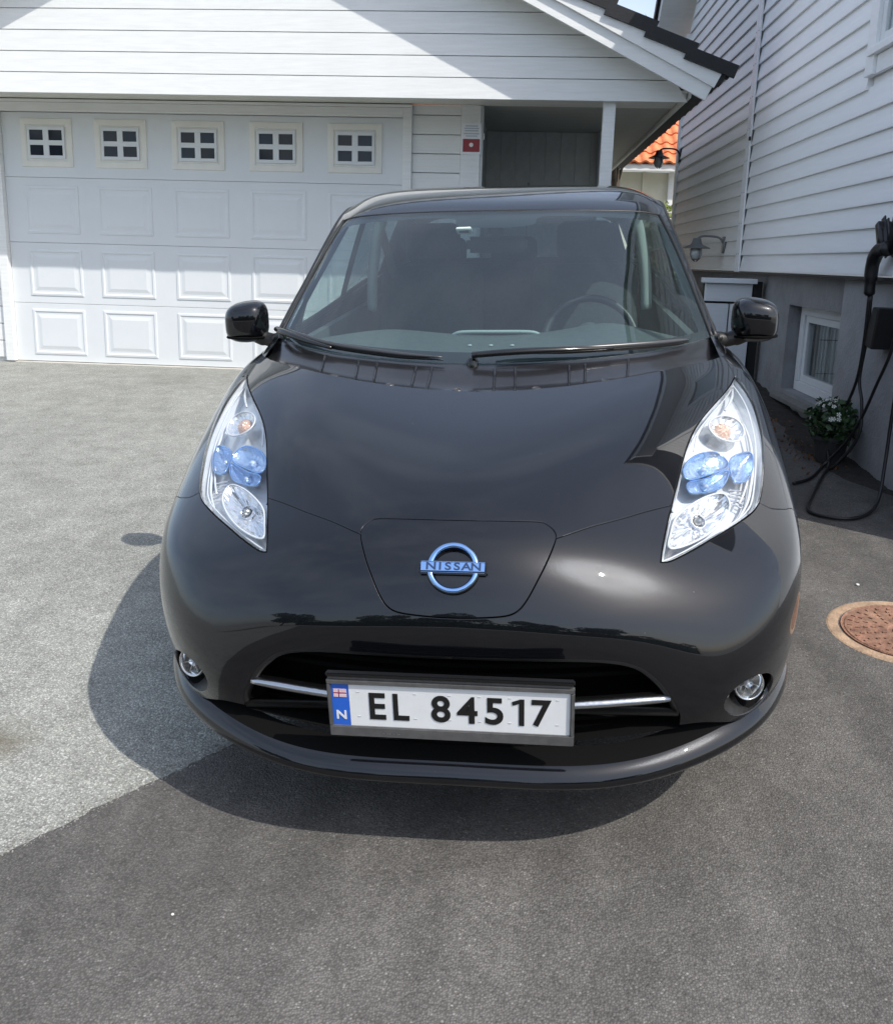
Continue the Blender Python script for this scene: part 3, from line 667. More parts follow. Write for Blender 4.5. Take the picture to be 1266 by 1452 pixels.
bm = bmesh.new(); bmesh.ops.create_cube(bm,size=1); bmesh.ops.scale(bm,vec=(.147,.025,.014),verts=bm.verts); bmesh.ops.bevel(bm,geom=bm.edges[:],offset=.003,segments=2,affect='EDGES'); bmesh.ops.translate(bm,vec=(0,0,.0045),verts=bm.verts)
bmesh.ops.transform(bm,matrix=m,verts=bm.verts); link('bar', bm_mesh('bar',bm,BLUECHROME), em)
INKBLUE = mat('dark_blue_ink',(.01,.03,.09),.4)
for ch, xx in zip('NISSAN', (-.049,-.0285,-.0105,.0095,.0305,.0525)):
    link('letter', mesh('letter', *xf(text_geo(ch,.0235,.0006,.0006,1.35), m @ Matrix.Translation((xx*.98,.0,.0118))), INKBLUE), em)

# lower lip, grille cavity, chrome strips
LIP = [
[(0,.16,.195),(.16,.162,.195),(.32,.175,.195),(.46,.215,.20),(.58,.28,.21),(.67,.36,.225),(.74,.45,.235),(.79,.55,.235),(.82,.66,.235)],
[(0,.03,.212),(.16,.032,.210),(.32,.045,.209),(.47,.09,.217),(.60,.16,.232),(.70,.245,.248),(.775,.35,.253),(.825,.47,.253),(.85,.6,.25)],
[(0,-.006,.232),(.16,-.004,.230),(.32,.010,.230),(.47,.055,.238),(.61,.128,.256),(.715,.218,.272),(.785,.328,.278),(.835,.458,.278),(.858,.6,.276)],
[(0,.004,.258),(.16,.006,.256),(.32,.021,.256),(.467,.064,.265),(.603,.136,.286),(.707,.226,.299),(.777,.337,.303),(.835,.455,.300),(.858,.6,.298)],
[(0,.030,.276),(.16,.032,.274),(.32,.046,.273),(.462,.087,.283),(.592,.156,.304),(.692,.243,.316),(.762,.352,.318),(.815,.47,.316),(.84,.6,.314)],
[(0,.075,.287),(.16,.077,.286),(.32,.09,.286),(.455,.125,.300),(.58,.185,.330),(.675,.265,.335),(.745,.375,.322),(.80,.49,.325),(.83,.6,.322)],
]
lipP = Patch(LIP)
lip = grid_panel('lower_lip', lipP, -7.9, 7.9, 0, 3.75, 120, 24, PAINT, car); grid_panel('lip_ledge', lipP, -7.9, 7.9, 3.75, 5, 120, 8, VOID, lip)
# cavity behind the grille
cav = curve(GRL[::-1], [(3.28,.36),(0,.0),(-3.28,.36)], mir(GRL[::-1]))
cw = shrink(front, cav, -.012); P = front(cw); nn = front.d(cw)[2]; k = len(P)
Q = np.array([(p[0]*.93, p[1]+.13, p[2]) for p in P]); V = np.concatenate([P-nn*.006, Q]); F = [(i,(i+1)%k,k+(i+1)%k,k+i) for i in range(k)]+[tuple(range(2*k-1,k-1,-1))]
gr = link('grille', mesh('grille', V, F, VOID), car)
# rounded dark surround just inside the opening
o1 = shrink(front, curve(GRL[::-1], n=5)[::-1] if False else cav, .000); P = front(o1); nn = front.d(o1)[2]
o1 = shrink(front, curve(GRL[::-1], mir(GRL[::-1])), .0); P = front(np.array(curve(GRL[::-1][:-1], n=4).tolist()+curve(mir(GRL[::-1]), n=4).tolist())); st_=np.array(curve(GRL[::-1][:-1], n=4).tolist()+curve(mir(GRL[::-1]), n=4).tolist()); nn=front.d(st_)[2]
link('grille_surround', mesh('grille_surround', *tube_geo(P-nn*.012, .011, 8), BLACK, True), gr)
for z in (.305,.328,.351,.440,.466,.492):
    xx = np.linspace(-.47,.47,30) if z < .46 else np.linspace(-.40,.40,30)
    pts = [(x, .062+.30*x*x+.05, z) for x in xx]
    V, F = tube_geo(pts, .0065, 6, flat=1.0); link('slat', mesh('slat', V, F, VOID, True), gr)
def bar_y(x): return .040+.23*x*x
for sg in (1,-1):
    xs_ = np.linspace(.20,.484,20); V = []; m_ = 12
    for q, x in enumerate(xs_):
        y = bar_y(x)+.004; zc = .3995+.030*(x-.2); hh = .0125*(1-.25*max(0,(x-.40)/.084)**2)
        for k in range(m_):
            a = math.pi*(k/(m_-1)-.5); V.append((sg*x, y+.022-.026*math.cos(a)**.7, zc+hh*math.sin(a)))
    F = []
    for q in range(len(xs_)-1):
        for k in range(m_-1): f = (q*m_+k, (q+1)*m_+k, (q+1)*m_+k+1, q*m_+k+1); F.append(f if sg > 0 else f[::-1])
    F.append(tuple((len(xs_)-1)*m_+k for k in range(m_)))
    link('chrome_strip', mesh('chrome_strip', V, F, BRUSHED, True), gr)
# fog lamps
FOGR = mat('fog_reflector', (.80,.82,.84), .10, .95)
for sg in (1,-1):
    fx = Matrix.Diagonal((sg,1,1,1))
    fogp = np.array(FOG)
    P = front(fogp); nn = front.d(fogp)[2]; k=len(P); c = P.mean(0)
    Q = np.array([(c[0]+(p[0]-c[0])*.8+.01, p[1]+.09, c[2]+(p[2]-c[2])*.8) for p in P])
    V = np.concatenate([P-nn*.004,Q]); F=[(i,(i+1)%k,k+(i+1)%k,k+i) for i in range(k)]+[tuple(range(k,2*k))]
    V = V*[sg,1,1]
    fl = link('fog_lamp', mesh('fog_lamp', V, F, BLACK), car)
    ctr = Vector((.680,.232,.380)); d = Vector((.30,-.93,.12)).normalized(); xx = Vector((1,0,0)); xx=(xx-d*xx.dot(d)).normalized(); yy=d.cross(xx)
    mm = Matrix.Identity(4)
    for i in range(3): mm[i][0]=xx[i]; mm[i][1]=yy[i]; mm[i][2]=d[i]; mm[i][3]=ctr[i]
    mm = fx @ mm
    link('bowl', mesh('bowl', *xf(lathe_geo([(.004,-.020),(.020,-.014),(.030,.0),(.034,.010),(.0365,.012),(.038,.008),(.038,-.03)],36), mm), FOGR, True), fl)
    link('facet', mesh('facet', *join([xf(cube_geo(-.001,.001,.008,.030,-.010,.002), mm @ Matrix.Rotation(a,4,'Z')) for a in np.linspace(0,2*math.pi,8)[:-1]]), SATIN), fl)
    link('bulb', mesh('bulb', *xf(lathe_geo([(.0005,.004),(.006,.002),(.009,-.01)],16), mm), WHITEGUIDE, True), fl)
    link('lens', mesh('lens', *xf(lathe_geo([(.0005,.020),(.012,.0195),(.024,.017),(.033,.0125),(.0345,.010)],36), mm), LENS, True), fl)
    mm2 = mm @ Matrix.Translation((-.058,-.022,-.004))
    link('marker_lamp', mesh('marker_lamp', *xf(lathe_geo([(.0005,.012),(.008,.011),(.012,.007),(.014,.0),(.014,-.02)],20), mm2), CHROME, True), fl)
    if False: pass

# number plate
pt = Vector((0,-.0235,.487)); pb = Vector((0,-.0135,.378))
up = (pt-pb).normalized(); xx = Vector((1,0,0)); nn = xx.cross(up)     # points to -y
mm = Matrix.Identity(4); ce = (pt+pb)/2+nn*.004
for i in range(3): mm[i][0]=xx[i]; mm[i][1]=up[i]; mm[i][2]=nn[i]; mm[i][3]=ce[i]
def bev_cube(sx,sy,sz,b,mt,name,parent,loc,base=None,seg=2):
    bm=bmesh.new(); bmesh.ops.create_cube(bm,size=1); bmesh.ops.scale(bm,vec=(sx,sy,sz),verts=bm.verts)
    if b: bmesh.ops.bevel(bm,geom=bm.edges[:],offset=b,segments=seg,affect='EDGES')
    bmesh.ops.translate(bm,vec=loc,verts=bm.verts)
    if base is not None: bmesh.ops.transform(bm,matrix=base,verts=bm.verts)
    return link(name,bm_mesh(name,bm,mt),parent)
npl = bev_cube(.536,.146,.012,.004,FRAMEGREY,'number_plate',car,(0,-.008,-.012),mm)
link('white_plate', mesh('white_plate', *xf(cube_geo(-.220,.259,-.0545,.0545,-.006,-.003), mm), PLATEWHITE), npl)
link('blue_band', mesh('blue_band', *xf(cube_geo(-.259,-.2203,-.0545,.0545,-.006,-.003), mm), PLATEBLUE), npl)
for (a,b,c,d,nm) in ((-.268,.268,.0545,.0665,'frame_rail'),(-.268,.268,-.081,-.0545,'frame_rail'),(-.268,-.2592,-.0545,.0545,'frame_rail'),(.2592,.268,-.0545,.0545,'frame_rail')):
    bev_cube(b-a,d-c,.007,.0018,FRAMEGREY,nm,npl,((a+b)/2,(c+d)/2,-.0015),mm)
bev_cube(.536,.010,.016,.003,GLOSSBLACK,'frame_lip',npl,(0,.079,-.004),mm); bev_cube(.530,.010,.010,.002,FRAMEGREY,'frame_lip',npl,(0,.0705,-.006),mm)
fl = mm @ Matrix.Translation((-.2398,.030,-.0027))
link('flag', mesh('flag', *xf(join([cube_geo(-.0145,-.0055,.0035,.0105,0,.0004),cube_geo(-.0145,-.0055,-.0105,-.0035,0,.0004),cube_geo(.0005,.0145,.0035,.0105,0,.0004),cube_geo(.0005,.0145,-.0105,-.0035,0,.0004)]), fl), mat('flag_pale_red',(.78,.55,.56),.4)), npl)
link('flag_cross', mesh('flag_cross', *xf(join([cube_geo(-.0145,.0145,-.0035,.0035,-.0002,.0002),cube_geo(-.0055,.0005,-.0105,-.0035,-.0002,.0002),cube_geo(-.0055,.0005,.0035,.0105,-.0002,.0002)]), fl), PLATEWHITE), npl)
link('flag_cross', mesh('flag_cross', *xf(join([cube_geo(-.0145,.0145,-.0015,.0015,.0003,.0006),cube_geo(-.0037,-.0013,-.0105,-.0015,.0003,.0006),cube_geo(-.0037,-.0013,.0015,.0105,.0003,.0006)]), fl), mat('flag_blue',(.30,.02,.08),.4)), npl)
link('letter', mesh('letter', *xf(text_geo('N',.031,.0008,.0003,1.05), mm @ Matrix.Translation((-.2398,-.0285,-.0024))), PLATEWHITE), npl)
def fit(geo, wd, ht):
    V=np.array(geo[0]); lo=V.min(0); hi=V.max(0); c=(lo+hi)/2; V[:,0]=(V[:,0]-c[0])*wd/(hi[0]-lo[0]); V[:,1]=(V[:,1]-c[1])*ht/(hi[1]-lo[1]); return [tuple(v) for v in V], geo[1]
ONE=([(x,y,z) for z in (-.0004,.0006) for x,y in ((.002,-.034),(.0135,-.034),(.0135,.034),(.005,.034),(-.013,.0265),(-.0115,.0175),(.002,.0225))],[(6,5,4,3,2,1,0),(7,8,9,10,11,12,13)]+[(i,(i+1)%7,(i+1)%7+7,i+7) for i in range(7)])
for ch, xx_, wd in zip('EL84517', (-.158,-.106,-.019,.0386,.097,.148,.198), (.036,.035,.042,.0445,.039,.0,.042)):
    ge = ONE if ch == '1' else fit(text_geo(ch,.100,.0022,.0006), wd, .069)
    link('character', mesh('character', *xf(ge, mm @ Matrix.Translation((xx_,-.001,-.0024))), INK), npl)
link('frame_print', mesh('frame_print', *xf(text_geo('.. .... .. ...',.012,0,.0002), mm @ Matrix.Translation((-.13,-.067,.0022))), SATIN), npl)
STUD = mat('plate_stud',(.55,.57,.59),.4)
link('stud', mesh('stud', *xf(join([cube_geo(x-.0035,x+.0035,y-.0012,y+.0012,-.003,-.0024) for x in (-.200,-.135 if False else -.075,.0,.065,.130,.232) for y in (.034,-.030)]), mm), STUD), npl)
# ------------------------------------------------------------------ car: cabin, sides, wheels
# windscreen glass and its black border
ws = [(-5.35,0.02),(0,0.02),(5.35,0.02)]
wpoly = curve([(-5.3,.0),(-2.6,.0),(0,.0),(2.6,.0),(5.3,.0)],[(5.3,.0),(5.38,1),(5.38,2),(5.36,3),(5.2,3.95)],[(5.2,3.95),(2.6,4.0),(0,4.0),(-2.6,4.0),(-5.2,3.95)],[(-5.2,3.95),(-5.36,3),(-5.38,2),(-5.38,1),(-5.3,0)])
panel('windscreen', canopy, wpoly, GLASS, car, gap=.002, step=.22, depth=.006)
frit = curve([(-5.3,.0),(0,.0),(5.3,.0)],[(5.3,.0),(5.38,1),(5.38,2),(5.36,3),(5.2,3.95)],[(5.2,3.95),(0,4.0),(-5.2,3.95)],[(-5.2,3.95),(-5.36,3),(-5.38,2),(-5.38,1),(-5.3,0)])
fh = curve([(-4.95,.26),(-2.6,.28),(0,.26),(2.6,.28),(4.95,.26)],[(4.95,.26),(5.14,.6),(5.16,2),(5.12,3.2),(4.75,3.68)],[(4.75,3.68),(2.6,3.78),(1.0,3.80),(.75,3.5),(0,3.42),(-.75,3.5),(-1.0,3.80),(-2.6,3.78),(-4.75,3.68)],[(-4.75,3.68),(-5.12,3.2),(-5.16,2),(-5.14,.6),(-4.95,.26)])
FRIT = mat('black_glass_border',(.010,.011,.012),.35)
panel('glass_border', canopy, frit, FRIT, car, holes=[fh], off=-.007, rim=False, step=.25, gap=.001)
# roof skin with the pillars beside the windscreen
rp = curve([(-6,0),(-5.4,0)],[(-5.4,0),(-5.46,1),(-5.46,2),(-5.44,3),(-5.28,4.0)],[(-5.28,4.0),(-2.6,4.05),(0,4.05),(2.6,4.05),(5.28,4.0)],[(5.28,4.0),(5.44,3),(5.46,2),(5.46,1),(5.4,0)],[(5.4,0),(6,0)],[(6,0),(6,5),(6,10)],[(6,10),(0,10),(-6,10)],[(-6,10),(-6,5),(-6,0)])
panel('roof', canopy, rp, PAINT, car, gap=.0012, step=.25)
# pillar gutters: dark seam between wing/pillar and the glass
for sg in (1,-1):
    st = np.array(crom([(sg*5.42,0),(sg*5.42,1),(sg*5.42,2),(sg*5.40,3),(sg*5.24,3.98)],6)); P = canopy(st); n = canopy.d(st)[2]
    link('pillar_seal', mesh('pillar_seal', *tube_geo(P+n*.001,.006,6), BLACK, True), car)
    st = np.array(crom([(sg*6,0),(sg*6,1),(sg*6,2),(sg*6,3),(sg*6,4),(sg*6,5),(sg*6,6),(sg*6,8),(sg*6,9.8)],6)); P = canopy(st)
    link('rail_seal', mesh('rail_seal', *tube_geo(P+np.array([sg*-.004,0,-.004]),.010,6), BLACK, True), car)
st = np.array([(x,4.02) for x in np.linspace(-5.2,5.2,40)]); P = canopy(st); n = canopy.d(st)[2]
link('header_seal', mesh('header_seal', *tube_geo(P-n*.003,.005,6), BLACK, True), car)
# filler between wing, pillar foot and side window
for sg in (1,-1):
    A=[front((q,10.0))[0] for q in np.linspace(7.9,10,10)]; B=[canopy((q,0.02))[0] for q in np.linspace(5.30,6,10)]
    V=[tuple(np.array(p)*[sg,1,1]+np.array([0,0,dz])) for dz,row in ((-.012,A),(-.001,A),(.0,[a*.5+b*.5+np.array([0,0,.003]) for a,b in zip(A,B)]),(.004,B)) for p in row]
    F=[(r*10+k,r*10+k+1,(r+1)*10+k+1,(r+1)*10+k) for r in range(3) for k in range(9)]
    if sg<0: F=[f[::-1] for f in F]
    link('pillar_foot', mesh('pillar_foot',V,F,PAINT,True), car)
# headlining
grid_panel('headlining', canopy, -5.6, 5.6, 4.1, 9.8, 20, 20, LIGHTTRIM, car, off=-.035)
for sg in (1,-1): grid_panel('pillar_trim', canopy, 5.15*sg, 5.9*sg, 0.2, 4.2, 5, 14, mat('grey_pillar_trim',(.16,.18,.18),.6) , car, off=-.03)

# cowl panel between bonnet and glass
cw = []
kk = [front((s,10.0))[0] for s in np.linspace(0,8.6,12)]; gg = [canopy((s,.04))[0] for s in np.linspace(0,5.6,12)]
for f in (0,.12,.3,.5,.75,1.0):
    r = []
    for a, b in zip(kk, gg):
        p = a*(1-f)+b*f; p[2] += -.012-.020*math.sin(math.pi*min(1,f*1.25)) if f < 1 else -.006
        if f == 0: p[1] -= .008; p[2] -= .006
        r.append(tuple(p))
    cw.append(r)
COWLM = mat('cowl_plastic',(.013,.013,.015),.30,var=.2,scale=30,coat=.7,coatr=.12)
cowlP = Patch(cw)
cow = grid_panel('cowl_panel', cowlP, -11, 11, 0, 5, 90, 16, COWLM, car)
CLIPM = mat('cowl_clip',(.05,.05,.055),.35)
for s in (-7.2,-4.9,-2.7,-.6,1.6,3.8,6.2):
    p = cowlP((s,2.2))[0]; n = cowlP.d((s,2.2))[2][0]
    q = Vector(n).to_track_quat('Z','Y').to_matrix().to_4x4(); q.translation = Vector(p)
    link('clip', mesh('clip', *xf(lathe_geo([(.0005,.0035),(.006,.0035),(.0065,.002),(.009,.002),(.0095,.005),(.0125,.0045),(.014,.001),(.015,-.003)],18), q), CLIPM, True), cow)
for s in (-5.6,-4.0,-3.3,-2.0,-1.5,.4,1.0,2.6,3.1,4.6):
    a = np.array([cowlP((s,t))[0]+cowlP.d((s,t))[2][0]*.002 for t in np.linspace(.8,4.4,6)]); link('rib', mesh('rib', *tube_geo(a,.004,6), COWLM, True), cow)
for k in range(46):
    pass
# wipers
def wiper(pivot, arm, blade, name='wiper'):
    def onglass(s, t, h):
        st = np.array((s,t)); return canopy(st)[0]+canopy.d(st)[2][0]*h
    root = link(name, mesh(name, *tube_geo(crom([onglass(*q) for q in arm],6), [.013,.014,.014,.011,.008], 8, flat=.75), GLOSSBLACK, True), car)
    c = np.array(crom([onglass(*q) for q in blade],6)); V,F = tube_geo(c,[.003,.008,.009,.008,.007,.0025],6); link('blade', mesh('blade',V,F,BLACK,True), root)
    c2 = np.array(crom([onglass(q[0],q[1],q[2]+.010) for q in blade],6)); link('spoiler', mesh('spoiler',*tube_geo(c2,[.002,.006,.0065,.006,.005,.0015],6,flat=1.5),mat('wiper_spoiler',(.05,.052,.056),.3),True), root)
    p = onglass(*pivot); q = Matrix.Translation(Vector(p))
    link('pivot_cap', mesh('pivot_cap', *xf(lathe_geo([(.0005,.016),(.012,.014),(.018,.004),(.019,-.02)],18), q), GLOSSBLACK, True), root)
    return root
WIP = True
wiper((-5.15,.12,.0),[(-5.15,.12,.030),(-4.3,.05,.038),(-3.3,-.0,.034),(-2.6,-.02,.026)],[(-4.6,.20,.016),(-3.6,.12,.018),(-2.6,.05,.018),(-1.4,.02,.014),(-.6,-.0,.012)])
wiper((-.15,.02,.0),[(-.15,.02,.030),(.5,.03,.040),(1.2,.05,.036),(2.0,.06,.026)],[(.2,.12,.016),(1.4,.10,.018),(2.6,.05,.018),(3.4,.02,.014),(3.9,.0,.012)])

# body sides
YZ = side.inv_yz
rarch=[]; g0=np.array([5.0,.6])
for a in np.linspace(math.radians(186), math.radians(-6), 34):
    y, z = 3.655+.345*math.cos(a), .325+.345*math.sin(a); g0 = YZ(y, max(z,.285), g0); rarch.append(tuple(g0))
def yzc(pts, g): 
    out=[]; g=np.array(g,float)
    for y,z in pts: g = YZ(y,z,g); out.append(tuple(g))
    return out
d1 = curve(yzc([(1.36,.31),(1.8,.31),(2.2,.31),(2.50,.31)],(0.1,1)), yzc([(2.50,.31),(2.53,.6),(2.55,.85),(2.55,1.03)],(2.6,1)), yzc([(2.55,1.032),(2.1,1.01),(1.7,1.0),(1.36,.985)],(2.7,10.9)), yzc([(1.36,.985),(1.36,.7),(1.36,.31)],(0.05,10)))
d2 = curve(yzc([(2.51,.31),(2.9,.31),(3.27,.31)],(2.7,1)), yzc([(3.27,.31),(3.31,.5),(3.42,.64),(3.5,.75),(3.5,.9),(3.5,1.07)],(4.4,1)), yzc([(3.5,1.078),(3.0,1.052),(2.56,1.03)],(4.9,10.9)), yzc([(2.56,1.03),(2.54,.6),(2.51,.31)],(2.7,10.5)))
sill = curve([(0,.05),(2,.05),(4,.05)], yzc([(3.28,.22),(3.275,.30)],(4.4,.5)), yzc([(3.275,.302),(2.4,.302),(1.36,.302)],(4.4,1)), [(0,1.0),(0,.05)])
ka = rarch[::-1]
quarter = curve(yzc([(3.285,.31),(3.32,.5),(3.43,.64),(3.51,.75),(3.51,.9),(3.51,1.07)],(4.4,1))[::-1], [yzc([(3.285,.31)],(4.4,1))[0], rarch[0]], rarch, [rarch[-1], (6.6,.6), (7.5,.3),(9,.3),(10,.3)], [(10,.3),(10,6),(10,11)], [(10,11),(8,11),(6.5,11)]+yzc([(3.51,1.07)],(5,11)))
for fl in (False, True):
    sg = -1 if fl else 1
    fd = panel('front_door', side, d1, PAINT, car, step=.3, flip=fl)
    rd = panel('rear_door', side, d2, PAINT, car, step=.3, flip=fl)
    for o, y in ((fd,2.40),(rd,3.36)):
        c = [(sg*(.887), y-.12,.93),(sg*.915,y-.08,.932),(sg*.917,y+.04,.936),(sg*.885,y+.09,.938)]
        link('door_handle', mesh('door_handle', *tube_geo(crom([(sg*(.865),y-.12,.90),(sg*.893,y-.09,.902),(sg*.895,y+.05,.906),(sg*.865,y+.09,.908)],5),.013,8), PAINT, True), o)
    panel('sill', side, sill, PAINT, car, step=.4, flip=fl)
    panel('rear_quarter', side, quarter, PAINT, car, step=.3, flip=fl)
    for nm, a, b, m_ in (('quarter_glass',.35,2.35,SIDEGLASS),('front_door_glass',2.45,5.85,SIDEGLASS),('door_pillar',5.85,6.15,GLOSSBLACK),('rear_door_glass',6.15,7.75,REARGLASS),('rear_pillar',7.75,9.0,PAINT)):
        grid_panel(nm, sideglass, a, b, 0.05, 3, 14, 8, m_, car, flip=fl)
    # window frame strips and mirror sail
    for s in (2.4,): 
        P = sideglass(np.array([(s,t) for t in np.linspace(0,3,8)]))*[sg,1,1]; P=P-np.array([sg*.008,0,0]); link('quarter_bar', mesh('quarter_bar', *tube_geo(P,.010,8), GLOSSBLACK, True), car)
    P = sideglass(np.array([(s,0) for s in np.linspace(0,9,24)]))*[sg,1,1]; link('waist_strip', mesh('waist_strip', *tube_geo(P,.012,8), BLACK, True), car)
    # door mirror
    mb = bmesh.new(); bmesh.ops.create_uvsphere(mb, u_segments=40, v_segments=24, radius=1)
    for v in mb.verts:
        x, y, z = v.co
        def se(a, e): return math.copysign(abs(a)**e, a)
        x2, y2, z2 = se(x,.62), se(y,.75), se(z,.62)
        tap = 1-.10*max(0,x2)
        v.co = (x2*.079, (y2*.085 if y2 < 0 else y2*.035), z2*.077*tap-.006*x2)
    bmesh.ops.translate(mb, vec=(.924,1.555,1.066), verts=mb.verts); bmesh.ops.scale(mb, vec=(sg,1,1), verts=mb.verts)
    if fl: bmesh.ops.reverse_faces(mb, faces=mb.faces)
    mi = link('door_mirror', bm_mesh('door_mirror', mb, PAINT, True), car)
    link('mirror_glass', mesh('mirror_glass', [(sg*.872,1.588,1.018),(sg*.975,1.588,1.022),(sg*.975,1.588,1.11),(sg*.872,1.588,1.112)], [(0,1,2,3)], CHROME), mi)
    link('mirror_foot', mesh('mirror_foot', *tube_geo(crom([(sg*.78,1.52,1.0),(sg*.82,1.53,.998),(sg*.86,1.54,1.005),(sg*.90,1.55,1.02)],4),[.030]*4+[.026]*4+[.03]*5,10,flat=1), BLACK, True), mi)
    c = [(sg*(.924+.077*math.cos(a)), 1.545-.075*max(0,math.sin(a)) , 1.010+.004*math.sin(a)) for a in np.linspace(0,math.pi,18)]
    link('mirror_seam', mesh('mirror_seam', *tube_geo(c,.0045,6), VOID, True), mi)
    # wheel-arch liner, wheels
    for (yc, hk) in ((.955,.345),(3.655,.345)):
        V=[];F=[]
        for a in np.linspace(-.15,math.pi+.15,24):
            for x in (.55,.865): V.append((sg*x, yc+(hk+.004)*math.cos(a), .325+(hk+.004)*math.sin(a)))
        F=[(2*i,2*i+1,2*i+3,2*i+2) for i in range(23)]; link('arch_liner', mesh('arch_liner',V,F,VOID,True), car)
        wl = link('wheel', mesh('wheel', *xf(lathe_geo([(.10,-.06),(.19,-.07),(.205,-.09),(.205,.095),(.19,.10)],40,'x'), Matrix.Translation((sg*.765,yc,.316))), SATIN, True), car)
        link('tyre', mesh('tyre', *xf(lathe_geo([(.205,-.10),(.24,-.108),(.29,-.104),(.311,-.085),(.316,-.04),(.316,.04),(.311,.085),(.29,.104),(.24,.108),(.205,.10)],56,'x'), Matrix.Translation((sg*.765,yc,.316))), RUBBER, True), wl)
        sp=[]
        for k in range(5):
            a=k*2*math.pi/5+.3; sp.append(xf(cube_geo(.075,.100,-.028,.028,.03,.205), Matrix.Translation((sg*.765 if sg>0 else sg*.765,yc,.316)) @ Matrix.Diagonal((sg,1,1,1)) @ Matrix.Rotation(a,4,'X')))
        sp.append(xf(lathe_geo([(.0005,.098),(.05,.098),(.06,.08),(.06,.0)],24,'x'), Matrix.Translation((sg*.765,yc,.316)) @ Matrix.Diagonal((sg,1,1,1))))
        link('rim', mesh('rim', *join(sp), SATIN), wl)
# tail: rear window, hatch filler, lamps
rw=[]
for f in (0,.35,.7,1):
    r=[]
    for k in range(7):
        a=canopy((k,10.0))[0]; x=k/6*.69; b=np.array((x,4.36-.26*(x/.69)**3,1.115)); p=a*(1-f)+b*f; p[1]+=.05*math.sin(math.pi*f); r.append(tuple(p))
    rw.append(r)
rwP=Patch(rw); grid_panel('rear_window', rwP, -5.2,5.2,0,3,20,8,REARGLASS,car)
for sg in (1,-1):
    grid_panel('rear_pillar_trim', rwP, 5.2*sg,6*sg,0,3,4,8,PAINT,car)
    V=[(sg*.66,4.22,.72),(sg*.78,4.12,.72),(sg*.72,4.10,1.10),(sg*.62,4.25,1.10)]; V=[(a*1.03,b+.03,c) for a,b,c in V]
    link('tail_lamp', mesh('tail_lamp', V+[(a*.9,b-.05,c) for a,b,c in V],[(0,1,2,3),(0,4,5,1),(1,5,6,2),(2,6,7,3),(3,7,4,0)],mat('red_lamp',(.35,.01,.01),.1,coat=1)),car)
# floor, firewall, underbody
box('underbody', -.66,.66, .42,4.1, .20,.26, VOID, car)
box('firewall', -.66,.66, 1.15,1.20, .26,.93, VOID, car)
box('floor', -.72,.72, 1.2,4.1, .28,.34, DASH, car)
for sg in (1,-1): box('door_trim', sg*.74-.015, sg*.74+.015, 1.45,3.6, .34,.985, DASH, car)
box('rear_bulkhead', -.68,.68, 3.5,3.56, .34,.95, SEATCLOTH, car)
# dashboard
dr = [
[(0,1.04,.985),(.25,1.06,.985),(.45,1.13,.985),(.60,1.24,.985),(.69,1.36,.985)],
[(0,1.30,.992),(.25,1.32,.993),(.45,1.36,.995),(.60,1.42,.993),(.70,1.48,.985)],
[(0,1.62,.985),(.25,1.64,1.0),(.42,1.66,1.025),(.58,1.68,1.0),(.71,1.68,.975)],
[(0,1.78,.975),(.25,1.79,.995),(.42,1.80,1.03),(.58,1.79,.995),(.71,1.78,.965)],
[(0,1.83,.93),(.25,1.84,.945),(.42,1.85,.965),(.58,1.84,.94),(.71,1.82,.92)],
[(0,1.80,.70),(.25,1.80,.70),(.42,1.80,.70),(.58,1.80,.70),(.71,1.80,.70)]]
drl = [[(-x,y,(z if x<.2 else z-(.03*math.exp(-((x-.42)/.14)**2) if 2<=i<=3 else 0))) for x,y,z in r[:0:-1]]+list(r) for i,r in enumerate(dr)]
dashP = Patch(drl, mirror=False); dash = grid_panel('dashboard', dashP, 0, 8, 0, 5, 40, 30, DASH, car)
def dtop(x, y): return 0.0
link('screen_hood', mesh('screen_hood', *tube_geo(crom([(-.17,1.74,.985),(-.13,1.73,.998),(0,1.725,1.000),(.13,1.73,.998),(.17,1.74,.985)],5),.007,8), LIGHTTRIM, True), dash)
box('screen', -.13,.13, 1.845,1.86, .80,.93, GLOSSBLACK, dash) if False else None
for x in (-.075,-.0,.075):
    link('vent_stud', mesh('vent_stud', *xf(lathe_geo([(.0005,.004),(.006,.003),(.008,0)],12), Matrix.Translation((x,1.42,.996))), LIGHTTRIM, True), dash)
# steering wheel
sm = Matrix.Translation((.37,1.97,.925)) @ Matrix.Rotation(math.radians(64),4,'X')
c = [(.185*math.cos(a),.185*math.sin(a),0) for a in np.linspace(0,2*math.pi,49)[:-1]]
sw = link('steering_wheel', mesh('steering_wheel', *xf(tube_geo(c,.0165,10,closed=True), sm), mat('steering_wheel_leather',(.03,.032,.033),.42), True), car)
link('hub', mesh('hub', *xf(lathe_geo([(.0005,.045),(.05,.042),(.075,.02),(.07,-.02)],28), sm), DASH, True), sw)
for a in (math.pi, 0, -math.pi/2): link('spoke', mesh('spoke', *xf(tube_geo([(.06*math.cos(a),.06*math.sin(a),.01),(.12*math.cos(a),.12*math.sin(a),.005),(.18*math.cos(a),.18*math.sin(a),0)],.014,8), sm), SATIN, True), sw)
